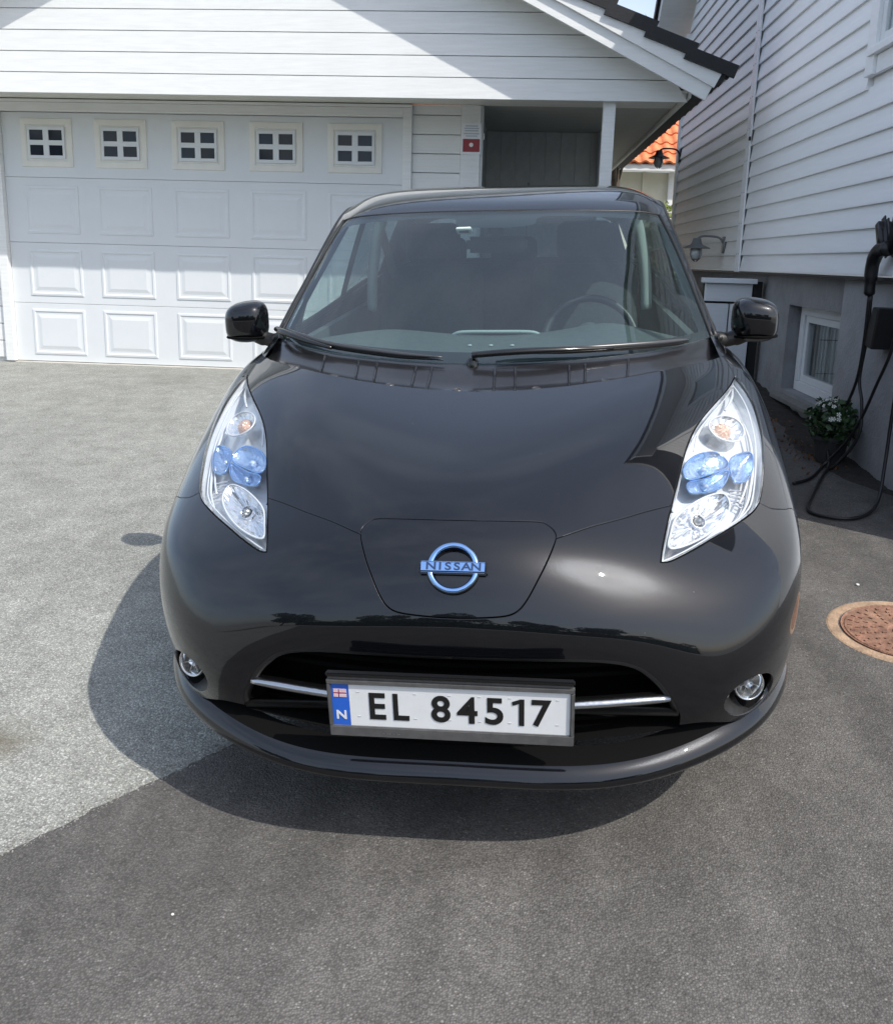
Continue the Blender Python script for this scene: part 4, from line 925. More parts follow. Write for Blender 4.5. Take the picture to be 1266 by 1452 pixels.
# seats
def soft(name, sx,sy,sz, loc, rx, parent, mt=SEATCLOTH, b=.06):
    bm=bmesh.new(); bmesh.ops.create_cube(bm,size=1); bmesh.ops.scale(bm,vec=(sx,sy,sz),verts=bm.verts)
    bmesh.ops.bevel(bm,geom=bm.edges[:],offset=min(b,sx*.45,sy*.45,sz*.45),segments=4,affect='EDGES',profile=.5)
    return link(name,bm_mesh(name,bm,mt,True),parent,wmat(parent) @ Matrix.Translation(loc) @ Matrix.Rotation(rx,4,'X') if parent is car else MC @ Matrix.Translation(loc) @ Matrix.Rotation(rx,4,'X'))
for x in (-.37,.37):
    s = soft('front_seat', .50,.15,.66, (x,2.62,.87), math.radians(-18), car)
    soft('seat_cushion', .50,.52,.16, (x,2.32,.52), math.radians(8), s)
    soft('headrest', .27,.10,.19, (x,2.76,1.29), math.radians(-12), s, b=.045)
    for dx in (-.055,.055): link('headrest_post', mesh('headrest_post', *tube_geo([(x+dx,2.70,1.12),(x+dx,2.735,1.22)],.006,8), CHROME, True), s)
rs = soft('rear_seat', 1.26,.15,.62, (0,3.38,.85), math.radians(-16), car)
for x in (-.4,0,.4): soft('headrest', .26,.10,.15, (x,3.49,1.21), math.radians(-10), rs, b=.045)
for sg in (1,-1):
    c = crom([(sg*.66,2.62,.98),(sg*.645,2.60,1.15),(sg*.61,2.56,1.32),(sg*.57,2.5,1.42)],6)
    link('belt_pillar_trim', mesh('belt_pillar_trim', *tube_geo(c,.022,8,flat=1.6), LIGHTTRIM, True), car)
    c = crom([(sg*.60,2.61,1.36),(sg*.55,2.64,1.15),(sg*.50,2.6,.9),(sg*.52,2.4,.6)],6)
    link('seat_belt', mesh('seat_belt', *tube_geo(c,.011,6,flat=2.0), mat('belt_webbing',(.09,.10,.10),.7), True), car)
# rear-view mirror, sensor housing and toll tag behind the glass
p = canopy((0,3.55))[0]
rv = bev_cube(.235,.03,.062,.014,BLACK,'rear_view_mirror',car,(0,p[1]+.10,p[2]-.085)); bev_cube(.05,.09,.05,.012,BLACK,'sensor_housing',car,(0,p[1]+.045,p[2]-.030))
q = canopy((-.62,3.42))[0]; n = canopy.d((-.62,3.42))[2][0]
tg = bev_cube(.058,.012,.040,.003,mat('tag_white',(.62,.66,.63),.5),'toll_tag',car,(0,0,0),Matrix.Translation(Vector(q)-Vector(n)*.016) @ Matrix.Rotation(math.radians(62),4,'X') @ Matrix.Rotation(math.radians(-4),4,'Y'))
link('tag_print', mesh('tag_print', *xf(text_geo('AutoPASS',.010,.0002,.0002), Matrix.Translation(Vector(q)-Vector(n)*.008) @ Matrix.Rotation(math.radians(28),4,'X')), INK), tg) if False else None
bev_cube(.034,.004,.016,.001,INK,'tag_print',tg,(0,-.0065,.004),Matrix.Translation(Vector(q)-Vector(n)*.016) @ Matrix.Rotation(math.radians(62),4,'X'))
# ------------------------------------------------------------------ garage
def wood(name, col, rough=.55, rot=0, var=.05):
    return mat(name, col, rough, var=var, scale=3.0, bump=.12, bscale=90, stretch=(1,1,14) if not rot else (14,1,1), dirt=((.50,.49,.45),2.2,.16))
WHITEPAINT = wood('white_painted_wood', (.80,.81,.80))
CREAM = mat('cream_trim', (.77,.76,.71), .5, var=.04, scale=6)
DOORWHITE = mat('white_door_steel', (.70,.73,.75), .42, var=.03, scale=3, bump=.04, bscale=200, dirt=((.60,.60,.57),1.5,.12))
SOFFIT = mat('soffit_paint', (.70,.70,.64), .6, var=.05, scale=5)
DARKPANE = mat('dark_door_pane', (.020,.025,.038), .06, spec=.32, var=.3, scale=3)
TILE = mat('black_roof_tile', (.009,.009,.011), .6, var=.3, scale=12, bump=.15, bscale=80)
GW = 6.60; GY = 5.86; GD = 6.625
gar = thing('garage', 'white clapboard garage with a panelled overhead door, black tiled gable roof and open carport bay', 'garage', (-2.27, GW, .30))
U = Vector((.8967,0,-.4425)); NV = Vector((.4425,0,.8967)); XR = -2.27; E0 = Vector((1.483,0,2.634))
def zl(x, off=0): return E0.z+.4935*(E0.x-x)+off/.8967      # lower edge of the right rake
# core walls
box('wall_core', -6.0,-4.80, GW+.03,GW+.14, .2,2.735, WHITEPAINT, gar); box('wall_core', -.885,-.30, GW+.03,GW+.14, .2,2.735, WHITEPAINT, gar); box('wall_core', -4.80,-.885, GW+.03,GW+.14, 2.66,2.735, WHITEPAINT, gar)
box('side_wall', -.40,-.272, GW+.142,12.0, .2,2.733, mat('grey_boarded_wall',(.42,.43,.42),.7,var=.1,scale=5), gar)
# boards beside the door
nb = 0; z = .34
while z < 2.70:
    h = min(.157, 2.73-z)
    box('wall_board', -.885,-.447, GW+.002,GW+.03, z,z+h, WHITEPAINT, gar, .003)
    box('wall_board', -6.0,-4.82, GW+.002,GW+.03, z,z+h, WHITEPAINT, gar, .003); z += .165
box('corner_board', -.445,-.270, GW-.022,GW+.004, .34,2.733, WHITEPAINT, gar, .003)
box('corner_board', -.272,-.248, GW+.006,GW+.14, .34,2.733, WHITEPAINT, gar, .003)
# door frame
for x0,x1 in ((-4.82,-4.735),(-.965,-.885)): box('door_jamb', x0,x1, GW-.035,GW+.10, .31,2.70, WHITEPAINT, gar, .004)
box('door_head', -4.735,-.965, GW-.035,GW+.05, 2.625,2.70, WHITEPAINT, gar, .004)
box('head_strip', -4.82,-.885, GW-.05,GW-.002, 2.702,2.726, WHITEPAINT, gar, .003)
box('threshold', -4.735,-.965, GW-.03,GW+.06, .27,.306, mat('concrete_sill',(.52,.50,.45),.8,var=.12,scale=9), gar, .004)
door = link('garage_door', box_mesh(3.77,.03,2.33,DOORWHITE), gar, Matrix.Translation((-2.85,GD+.06,.30+1.165)))
ZS = [.31,.872,1.442,2.04,2.62]; CX5 = [-4.303,-3.595,-2.863,-2.134,-1.406]
for a,b in zip(ZS[:-1],ZS[1:]): box('door_section', -4.733,-.967, GD,GD+.043, a+.0012,b-.0012, DOORWHITE, door, .0035)
def ring_mesh(name, wd, ht, prof, mt):
    V=[];F=[]
    for ins,pr in prof:
        x=wd/2-ins; z=ht/2-ins; V+=[(-x,-pr,-z),(x,-pr,-z),(x,-pr,z),(-x,-pr,z)]
    for k in range(len(prof)-1):
        for i in range(4): F.append((k*4+i,k*4+(i+1)%4,(k+1)*4+(i+1)%4,(k+1)*4+i))
    k=len(prof)-1; F.append((k*4,k*4+1,k*4+2,k*4+3)); return mesh(name,V,F,mt)
RP = ring_mesh('raised_panel', .525,.44,[(0,-.001),(.004,.007),(.022,.009),(.034,.0015),(.052,.0015),(.085,.008)],DOORWHITE)
for r in range(3):
    for x in CX5: link('raised_panel', RP, door, Matrix.Translation((x+.012,GD,(ZS[r]+ZS[r+1])/2+.005)))
WF = ring_mesh('window_frame', .50,.435,[(0,0),(.006,.012),(.05,.017),(.060,.010),(.062,.006)],CREAM)
for x in CX5:
    zc = (ZS[3]+ZS[4])/2+.02
    link('window_frame', WF, door, Matrix.Translation((x,GD,zc)))
    for nm,(x0,x1,z0,z1) in {'muntin_a':(-.178,.178,-.142,-.113),'b':(-.178,.178,.113,.142),'c':(-.178,-.156,-.113,.113),'d':(.156,.178,-.113,.113),'e':(-.156,.156,-.022,.022),'f':(-.027,.027,-.113,-.022),'g':(-.027,.027,.022,.113)}.items():
        box('muntin', x+x0,x+x1, GD-.022,GD-.004, zc+z0,zc+z1, DOORWHITE, door, .002)
    for dx in (-.0915,.0915):
        for dz in (-.0675,.0675): box('window_pane', x+dx-.066,x+dx+.066, GD-.014,GD-.006, zc+dz-.047,zc+dz+.047, DARKPANE, door, 0.0, Matrix.Rotation(random.uniform(-.03,.03),4,'X') @ Matrix.Rotation(random.uniform(-.02,.02),4,'Z'))
box('door_seal', -4.733,-.967, GD+.005,GD+.04, .298,.312, BLACK, door)
# soffit and gable
for k in range(6): box('soffit_board', -6.0,1.40, GY+.02+k*.125,GY+.02+k*.125+.119, 2.735,2.755, SOFFIT, gar, .002)
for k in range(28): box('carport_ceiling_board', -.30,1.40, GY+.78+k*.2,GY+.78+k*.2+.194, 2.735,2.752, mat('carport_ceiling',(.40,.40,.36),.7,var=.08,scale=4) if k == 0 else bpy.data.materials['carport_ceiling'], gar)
z = 2.665
while z < 4.40:
    z1 = z+.158; xr0 = min(1.40,E0.x-(z-E0.z-.095)/.4935); xr1 = min(1.40,E0.x-(z1-E0.z-.095)/.4935); xl0, xl1 = 2*XR-xr0, 2*XR-xr1
    if xr1 <= XR+.05: break
    prism('gable_board', [(xl0,z),(xr0,z),(xr1,z1),(xl1,z1)], GY,GY+.022, WHITEPAINT, gar, bev=.002); z += .1645
prism('gable_backing', [(2*XR-1.36,2.70),(1.36,2.70),(XR,4.46)], GY+.0225,GY+.06, WHITEPAINT, gar)
def rake(sgn):
    f = (lambda p: (p[0],p[1])) if sgn > 0 else (lambda p: (2*XR-p[0],p[1]))
    def para(o0,o1,ext):
        a = E0+U*ext+NV*o0; b = E0+U*ext+NV*o1; return [f((a.x,a.z)),f((b.x,b.z)),f((XR,zl(XR,o1))),f((XR,zl(XR,o0)))]
    prism('bargeboard', para(0,.118,0), 5.585,5.612, WHITEPAINT, gar, bev=.002)
    prism('bargeboard', para(.105,.232,.012), 5.558,5.584, WHITEPAINT, gar, bev=.002)
    prism('verge_soffit', para(.09,.112,-.02), 5.613,GY+.01, SOFFIT, gar)
    prism('roof_deck', para(.165,.225,.05), 5.586,12.2, mat('roof_underlay',(.05,.05,.05),.8) if 'roof_underlay' not in bpy.data.materials else bpy.data.materials['roof_underlay'], gar)
rake(1); rake(-1)
box('eave_fascia', 1.405,1.43, 5.88,12.1, 2.70,2.80, SOFFIT, gar)
# roof tiles: verge course and eave course as single tiles, the field behind as one sheet
def tile_mesh(wd, flange):
    V=[];F=[]; n=9; L=.41
    for i in range(n):
        y=wd*i/(n-1); h=.018*math.cos(2*math.pi*i/(n-1)*1.0+math.pi)+.0
        V+=[(0,y,h+.012),(L,y,h+.012),(L,y,h-.018),(0,y,h-.018)]
    for i in range(n-1):
        for k in range(4): F.append((i*4+k,i*4+(k+1)%4,(i+1)*4+(k+1)%4,(i+1)*4+k))
    F+=[(3,2,1,0),tuple((n-1)*4+k for k in range(4))]
    if flange:
        g=cube_geo(0,L,-.018,.008,-.085,.010); o=len(V); V+=g[0]; F+=[tuple(q+o for q in f) for f in g[1]]
    return mesh('roof_tile',V,F,TILE)
TV=tile_mesh(.30,True); TF=tile_mesh(.30,False)
TT=Matrix(((U.x,0,NV.x,0),(0,1,0,0),(U.z,0,NV.z,0),(0,0,0,1)))
def tile_at(me, k, y, name='roof_tile'):
    top = E0+NV*.262+U*(.10-.41-.345*k); m = Matrix.Translation((top.x,y,top.z)) @ TT @ Matrix.Rotation(math.radians(-6.5),4,'Y')
    # tilt each tile so that its lower end rides on the next
    return link(name, me, gar, m)
for k in range(12): tile_at(TV, k, 5.55)
for j in range(1,21): tile_at(TF, 0, 5.55+.30*j); tile_at(TF, 1, 5.55+.30*j)
geos=[]
for k in range(2,12):
    for j in range(1,21):
        top = E0+NV*.262+U*(.10-.41-.345*k); m = Matrix.Translation((top.x,5.55+.30*j,top.z)) @ TT @ Matrix.Rotation(math.radians(-6.5),4,'Y'); geos.append(xf(([v.co for v in TF.vertices],[tuple(p.vertices) for p in TF.polygons]),m))
kind(link('tile_field', mesh('tile_field',*join(geos),TILE), gar), 'stuff')
prism('left_roof', [(XR-.02,zl(XR,.27)),(2*XR-1.6,zl(1.6,.27)),(2*XR-1.6,zl(1.6,.23)),(XR-.02,zl(XR,.23))], 5.54,12.2, TILE, gar)
# carport
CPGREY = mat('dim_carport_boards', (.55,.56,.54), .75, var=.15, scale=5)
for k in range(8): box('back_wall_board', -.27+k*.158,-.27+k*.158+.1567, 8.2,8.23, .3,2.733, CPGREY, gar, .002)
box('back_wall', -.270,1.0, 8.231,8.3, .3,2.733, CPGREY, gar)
box('carport_post', .75,.845, 5.93,6.03, .36,2.733, WHITEPAINT, gar, .004)
box('carport_post', .90,.99, 8.08,8.17, .36,2.733, mat('grey_post',(.35,.37,.40),.6), gar, .004)
box('carport_rail', .18,.205, 8.0,8.03, .4,2.2, mat('rail_grey',(.30,.32,.31),.6), gar)
box('carport_beam', -.248,1.39, 5.884,5.95, 2.60 if False else 2.690,2.7335, SOFFIT, gar)

# alarm sign on the corner board
sg_ = thing('alarm_sign', 'small white and red alarm notice on the corner board right of the garage door', 'sign', (-.347,GW-.025,2.46))
box('sign_plate', -.437,-.262, GW-.030,GW-.0235, 2.315,2.585, mat('sign_white',(.80,.82,.84),.35), sg_, .002)
box('red_field', -.425,-.274, GW-.0325,GW-.0302, 2.335,2.445, mat('sign_red',(.27,.01,.015),.35), sg_)
link('red_field_star', mesh('red_field_star', *xf(lathe_geo([(.0005,.001),(.018,.0008),(.019,0)],12), Matrix.Translation((-.35,GW-.0328,2.395)) @ Matrix.Rotation(math.radians(90),4,'X')), mat('sign_print_white',(.8,.8,.8),.4)), sg_)
box('header_line', -.415,-.284, GW-.0322,GW-.0302, 2.425,2.436, bpy.data.materials['sign_print_white'], sg_) if False else None
for z_,w_ in ((2.555,.11),(2.535,.13),(2.515,.12),(2.49,.135),(2.47,.10)): box('text_line', -.35-w_/2,-.35+w_/2, GW-.0318,GW-.0302, z_-.005,z_+.005, mat('sign_grey_print',(.45,.50,.58),.5) if 'sign_grey_print' not in bpy.data.materials else bpy.data.materials['sign_grey_print'], sg_)
box('socket', -.246,-.236, GW+.02,GW+.05, 2.45,2.50, WHITEPAINT, gar)

# ------------------------------------------------------------------ house on the right
HX = 2.03; YN, YF = 2.05, 9.66
SIDING = mat('pale_painted_siding', (.92,.93,.94), .5, var=.03, scale=3.0, bump=.12, bscale=90, stretch=(14,1,14), dirt=((.62,.61,.57),2.2,.10))
SIDINGB = wood('shaded_old_siding', (.90,.91,.89), .55)
hou = thing('house', 'pale grey clapboard house wall above a dark rendered basement on the right', 'house', (HX,5.8,.35))
ZB = 1.362; PIT = .127; YT = 6.22
YM = (YT+YF)/2
RS = .95                                     # rake slope of the gable wall
def rk(y): return 4.04+min(y-YN, YF-y)*RS
def lap_board(y0, y1, z, mt, zt=None):
    """a lap board running along y: lower edge stands proud"""
    h = PIT+.012; n0 = (HX-.030, HX-.002); t = .012
    prof = [(n0[0],z),(n0[0]+.0,z+.010),(HX-.010,z+h),(HX+.006,z+h),(HX+.006,z),]
    V=[(x,y,zz-z-h/2) for y in (y0-(y0+y1)/2,y1-(y0+y1)/2) for x,zz in prof]
    V=[(x-HX,y,zz) for x,y,zz in V]; n=5
    F=[tuple(range(n)),tuple(range(2*n-1,n-1,-1))]+[(i,i+n,(i+1)%n+n,(i+1)%n) for i in range(n)]
    F=[f[::-1] for f in F]
    key=('lap',round(y1-y0,3),mt.name)
    if key not in _bc: _bc[key]=mesh('siding_board',V,F,mt)
    return link('siding_board', _bc[key], hou, Matrix.Translation((HX,(y0+y1)/2,z+h/2)))
z=ZB; k=0
while z < 5.75:
    ya, yb = YN, YF
    if z+PIT > 4.04: yb = YF-(z+PIT-4.04)/RS
    WY0, WY1, WZ0, WZ1 = 2.55, 3.66, 2.44, 3.60
    near1 = YT-.065
    if z+PIT > WZ0-.02 and z < WZ1 and ya < WY1:
        if ya < WY0-.05: lap_board(ya, WY0, z, SIDING)
        lap_board(WY1, near1, z, SIDING)
    elif z+PIT < 4.06: lap_board(ya, near1, z, SIDING)
    yl = max(YT+.065, YF-(yb-YF)*-1 if False else 2*YM-yb)
    if yb > yl+.15: lap_board(yl, yb, z, SIDINGB)
    z += PIT; k += 1
prism('wall_backing', [(YN+.02,1.37),(YF-.02,1.37),(YF-.02,4.03),(YM,4.0+(YF-YM)*RS),(YT,4.03),(YN+.02,4.03)], HX+.007,HX+.2, SIDING, hou, axis='x')
# vertical cover board with its centre groove and nails
cb = box('cover_board', HX-.046,HX-.0305, YT-.066,YT-.004, 1.35,4.06, SIDING, hou, .003); box('cover_board', HX-.046,HX-.0305, YT+.004,YT+.066, 1.35,4.06, SIDING, hou, .003)
kind(link('nail', mesh('nail', *join([cube_geo(HX-.0475,HX-.0455,y-.004,y+.004,zz-.004,zz+.004) for y in (YT-.035,YT+.035) for zz in np.arange(1.5,4.0,.254)]), mat('nail_head',(.10,.10,.10),.6)), hou),'stuff')
box('dark_knob', HX-.055,HX-.04, YT-.085,YT-.06, 2.42,2.45, BLACK, hou)
box('corner_trim', HX-.045,HX+.05, YF-.002,YF+.11, 1.34,4.05, SIDINGB, hou, .003)
box('corner_trim', HX-.045,HX+.05, YN-.11,YN+.002, 1.34,4.05, SIDING, hou, .003)
box('near_end_wall', HX+.0,HX+7.5, YN-.10,YN+.02, .1,4.05, SIDING, hou) 
for k in range(22): box('siding_board', HX+.052,HX+7.5, YN-.118,YN-.1005, 1.36+k*.125,1.36+k*.125+.119, SIDING, hou)
box('far_end_wall', HX+.2,HX+7.5, YF-.1,YF+.02, .3,4.05, SIDINGB, hou)
box('drip_flashing', HX-.030,HX+.01, YN,YF, 1.338,1.356, mat('black_flashing',(.02,.02,.022),.5), hou, .002)
# rake boards, seen from below at the far corner
zm = 4.0+(YF-YM)*RS+.3
for sgn in (1,-1):
    f = lambda y: y if sgn > 0 else 2*YM-y
    lo = [(f(YF+.42),4.04-.40*RS+.28),(f(YM),zm-.02)]
    prism('rake_board', [(lo[0][0],lo[0][1]),(lo[1][0],lo[1][1]),(lo[1][0],lo[1][1]+.26),(lo[0][0],lo[0][1]+.26)], HX-.36,HX-.335, SIDINGB, hou, axis='x')
    prism('rake_soffit', [(lo[0][0],lo[0][1]+.03),(lo[1][0],lo[1][1]+.03),(lo[1][0],lo[1][1]+.06),(lo[0][0],lo[0][1]+.06)], HX-.334,HX+.05, SIDINGB, hou, axis='x')
    prism('roof_slope', [(lo[0][0],lo[0][1]+.20),(lo[1][0],lo[1][1]+.20),(lo[1][0],lo[1][1]+.33),(lo[0][0],lo[0][1]+.33)], HX-.40,HX+7.6, TILE, hou, axis='x')
box('eave_soffit', HX-.36,HX+.02, YN-.3,YT-.43, 4.075,4.10, SIDING, hou); box('eave_fascia', HX-.385,HX-.361, YN-.3,YT-.43, 4.06,4.24, SIDING, hou)
prism('roof_slope', [(HX-.42,4.245),(HX+3.8,6.35),(HX+3.8,6.43),(HX-.42,4.325)], YN-.35,YT-.43, TILE, hou, axis='y')
# basement wall: the far part stands back, the window sits in it
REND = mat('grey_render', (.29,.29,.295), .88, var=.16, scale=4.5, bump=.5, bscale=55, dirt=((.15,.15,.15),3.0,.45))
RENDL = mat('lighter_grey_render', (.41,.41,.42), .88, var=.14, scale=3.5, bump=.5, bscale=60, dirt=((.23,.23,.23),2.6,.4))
NX = HX+.03; FX = HX+.06; YS = 3.80; WY0b, WY1b, WZ0b, WZ1b = 3.62, 4.93, .52, 1.13
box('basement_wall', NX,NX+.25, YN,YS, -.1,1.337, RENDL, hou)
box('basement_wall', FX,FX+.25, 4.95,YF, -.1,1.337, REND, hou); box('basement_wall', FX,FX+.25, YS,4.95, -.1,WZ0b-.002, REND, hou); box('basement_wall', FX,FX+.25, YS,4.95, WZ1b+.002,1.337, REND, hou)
box('niche_back', FX+.20,FX+.24, YS+.01,4.59, WZ0b-.01,WZ1b+.01, REND, hou) if False else None
wb = box('basement_window', FX+.175,FX+.19, YS+.002,4.94, WZ0b,WZ1b, mat('dark_room',(.03,.03,.03),.8), hou)
WINW = mat('white_window_frame', (.78,.80,.81), .4, var=.03, scale=8)
for (y0,y1,z0,z1) in ((YS+.003,4.935,WZ1b-.065,WZ1b),(YS+.003,4.935,WZ0b,WZ0b+.07),(4.85,4.935,WZ0b+.07,WZ1b-.065)): box('window_frame', FX+.085,FX+.15, y0,y1, z0,z1, WINW, wb, .004)
for (y0,y1,z0,z1) in ((YS+.003,4.848,WZ1b-.115,WZ1b-.067),(YS+.003,4.848,WZ0b+.072,WZ0b+.12),(4.795,4.848,WZ0b+.12,WZ1b-.115)): box('sash', FX+.10,FX+.145, y0,y1, z0,z1, WINW, wb, .004)
box('window_pane', FX+.12,FX+.125, YS+.003,4.795, WZ0b+.12,WZ1b-.115, HOUSEGLASS, wb)
for k in range(14): box('curtain_fold', FX+.150,FX+.163, YS+.02+k*.07,YS+.06+k*.07, WZ0b+.05,WZ1b-.05, mat('curtain',(.42,.40,.36),.9) if 'curtain' not in bpy.data.materials else bpy.data.materials['curtain'], wb, .006)
prism('window_sill', [(FX-.055,WZ0b-.075),(FX-.055,WZ0b-.045),(FX+.09,WZ0b-.004),(FX+.09,WZ0b-.075)], YS+.003,5.03, mat('sill_slab',(.19,.185,.17),.85,var=.15,scale=9), wb, bev=.004)
# upper window at the edge of the frame
uw = box('upper_window', HX+.02,HX+.04, WY0,WY1, WZ0,WZ1, mat('dim_room',(.05,.055,.06),.8), hou)
for (y0,y1,z0,z1) in ((WY1-.115,WY1,WZ0,WZ1),(WY0,WY0+.115,WZ0,WZ1),(WY0+.116,WY1-.116,WZ1-.1,WZ1)): box('casing', HX-.050,HX-.005, y0,y1, z0,z1, SIDING, uw, .004)
box('sill_board', HX-.065,HX-.005, WY0-.0,WY1-.05, WZ0+.10,WZ0+.14, SIDING, uw, .004)
box('apron_board', HX-.03,HX-.005, WY0+.116,WY1-.117, WZ0-.0,WZ0+.098, SIDING, uw, .004)
box('sash', HX-.028,HX-.004, WY1-.175,WY1-.118, WZ0+.145,WZ1-.102, WINW, uw, .004); box('sash', HX-.028,HX-.004, WY0+.118,WY1-.177, WZ0+.145,WZ0+.20, WINW, uw, .004)
box('window_pane', HX-.014,HX-.010, WY0+.118,WY1-.178, WZ0+.205,WZ1-.105, HOUSEGLASS, uw)

# wall lamps
def wall_lamp(y, z, label, mt):
    m = Matrix.Translation((HX-.024,y,z)); t = thing('wall_lamp', label, 'lamp', m=m, group='outdoor lamps on the house wall')
    def lk(nm, geo, mt_, mx=Matrix.Identity(4)): return link(nm, mesh(nm,*xf(geo,mx),mt_,True), t, m)
    lk('wall_plate', cube_geo(-.012,.0,-.05,.05,-.075,.075), mt)
    lk('arm', tube_geo(crom([(-.01,0,.02),(-.05,0,.065),(-.13,0,.078),(-.21,0,.074),(-.25,0,.05)],6),.010,8), mt)
    T = Matrix.Translation((-.25,0,-.015))
    lk('shade', lathe_geo([(.004,.075),(.035,.07),(.045,.03),(.06,.01),(.125,-.015),(.128,-.020),(.06,-.002),(.045,-.01)],28), mt, T)
    lk('globe', lathe_geo([(.038,-.01),(.052,-.04),(.055,-.07),(.045,-.105),(.02,-.125),(.0005,-.128)],24), mat('lamp_globe',(.55,.58,.58),.1,coat=1) if 'lamp_globe' not in bpy.data.materials else bpy.data.materials['lamp_globe'], T)
    for k in range(4):
        a=k*math.pi/2+.4; lk('cage_wire', tube_geo([(.056*math.cos(a)*q[0],.056*math.sin(a)*q[0],q[1]) for q in ((.9,-.01),(1.12,-.07),(.8,-.115),(.2,-.138))],.004,6), mt, T)
LM = mat('dark_lamp_metal',(.03,.033,.036),.45,.3); LG = mat('grey_lamp_metal',(.26,.27,.28),.45,.3)
wall_lamp(6.85, 1.585, 'grey caged lamp on an arm low on the house siding above the white fence panel', LG)
wall_lamp(9.60, 2.68, 'black lantern lamp on an arm standing out from the far corner of the house', LM)
# ------------------------------------------------------------------ white fence panel beside the house
fp = thing('fence_panel', 'short white fence panel with a flat cap between the car and the basement wall', 'fence', (1.81,5.6,.44))
FW = wood('white_fence_paint',(.74,.77,.79))
box('cap_board', 1.585,2.0, 5.53,5.66, 1.262,1.30, FW, fp, .004); box('top_board', 1.61,1.975, 5.57,5.62, 1.118,1.258, FW, fp, .004)
for x0,x1 in ((1.61,1.80),(1.812,1.975)):
    for z0,z1 in ((.44,.56),(.57,.83),(.84,1.10)): box('fence_board', x0,x1, 5.572,5.615, z0,z1, FW, fp, .003)
box('dark_frame', 1.60,1.99, 5.622,5.66, .42,1.255, BLACK, fp)
box('hinge_post', 1.99,2.06, 5.60,5.68, .42,1.28, BLACK, fp, .004)

# ------------------------------------------------------------------ charging point on the wall, cable
ch = thing('charging_plug', 'black charging plug hung in its holder high on the wall at the right edge', 'plug', (1.98,2.98,1.5))
def soft_at(name, sx,sy,sz, loc, rot, parent, mt, b=.02):
    bm=bmesh.new(); bmesh.ops.create_cube(bm,size=1); bmesh.ops.scale(bm,vec=(sx,sy,sz),verts=bm.verts)
    bmesh.ops.bevel(bm,geom=bm.edges[:],offset=min(b,sx*.45,sy*.45,sz*.45),segments=4,affect='EDGES')
    return link(name,bm_mesh(name,bm,mt,True),parent,Matrix.Translation(loc) @ Matrix.Rotation(rot[0],4,'X') @ Matrix.Rotation(rot[1],4,'Y'))
PLUG = mat('charger_black',(.012,.012,.014),.35,var=.2,scale=30)
soft_at('holder', .07,.15,.30, (1.985,2.90,1.60), (math.radians(12),0), ch, PLUG, .03)
soft_at('plug_body', .075,.11,.22, (1.955,3.01,1.56), (math.radians(-28),0), ch, PLUG, .035)
link('plug_handle', mesh('plug_handle', *tube_geo(crom([(1.945,2.93,1.50),(1.94,3.03,1.49),(1.94,3.09,1.43),(1.942,3.10,1.33),(1.945,3.10,1.26)],6),[.038]*6+[.036]*6+[.034]*6+[.028]*6+[.018],12), PLUG, True), ch)
wd = tag(prism('cable_holder', [(3.02,.985),(3.13,1.0),(3.06,1.205),(2.985,1.20)], 1.955,2.055, PLUG, None, axis='x', bev=.008), 'black wedge-shaped cable bracket on the basement wall below the charging plug', 'bracket')
cb = thing('charging_cable', 'black charging cable hanging in loops down the wall and coiled on the ground', 'cable', (1.9,2.9,.3))
CABLE = mat('cable_black',(.014,.014,.015),.42)
gz = lambda x,y: g1(x,y)+.007
r1 = crom([(1.945,3.10,1.26),(1.955,3.12,1.0),(1.96,3.17,.8),(1.95,3.27,.62),(1.93,3.33,.50),(1.90,3.33,.43),(1.88,3.2,gz(1.88,3.2)+.03),(1.80,3.05,gz(1.8,3.05)+.012),(1.66,2.75,gz(1.66,2.75)+.012),(1.56,2.52,gz(1.56,2.52)+.012),(1.57,2.42,gz(1.57,2.42)+.012),(1.68,2.36,gz(1.68,2.36)+.013),(1.80,2.42,gz(1.80,2.42)+.013),(1.90,2.55,gz(1.9,2.55)+.04),(1.955,2.66,.45),(1.975,2.70,.70),(1.975,2.68,1.0)],8)
r2 = crom([(1.95,3.085,1.26),(1.965,3.11,1.05),(1.968,3.15,.82),(1.96,3.06,.70),(1.955,3.02,.56),(1.93,3.05,.45),(1.86,3.1,gz(1.86,3.1)+.03)],8)
r3 = crom([(1.975,2.86,1.30),(1.97,2.78,1.05),(1.965,2.92,.80),(1.955,3.04,.60),(1.93,3.14,.46),(1.86,3.22,gz(1.86,3.22)+.02),(1.72,3.0,gz(1.72,3.0)+.012),(1.6,2.9,gz(1.6,2.9)+.012)],8)
for r in (r1,r2,r3): link('cable_run', mesh('cable_run',*tube_geo(r,.0085,8),CABLE,True), cb)

# ------------------------------------------------------------------ flowering plant by the wall
LEAF = mat('dark_green_leaf',(.035,.075,.025),.5,var=.5,scale=30); PETAL = mat('white_petal',(.78,.78,.70),.6); SOIL = mat('dark_soil',(.03,.026,.022),.95,var=.4,scale=40,bump=.8,bscale=70)
def leaf_cloud(name, n, f, size, mt, parent, seed):
    rg=np.random.default_rng(seed); V=[];F=[]
    for _ in range(n):
        p=f(rg); d=rg.normal(size=3); d/=np.linalg.norm(d); a=np.cross(d,rg.normal(size=3)); a/=np.linalg.norm(a); s=size*rg.uniform(.6,1.3); b=np.cross(d,a)
        o=len(V); V+=[p-d*s,p+a*s*.45+b*s*.12,p+d*s,p-a*s*.45+b*s*.12]; F.append((o,o+1,o+2,o+3))
    return link(name,mesh(name,V,F,mt),parent)
px,py=1.93,3.36; pz=g1(px,py)+.007
pl=thing('potted_plant','small bushy plant with white flowers at the foot of the basement wall under the cables','plant',(px,py,pz))
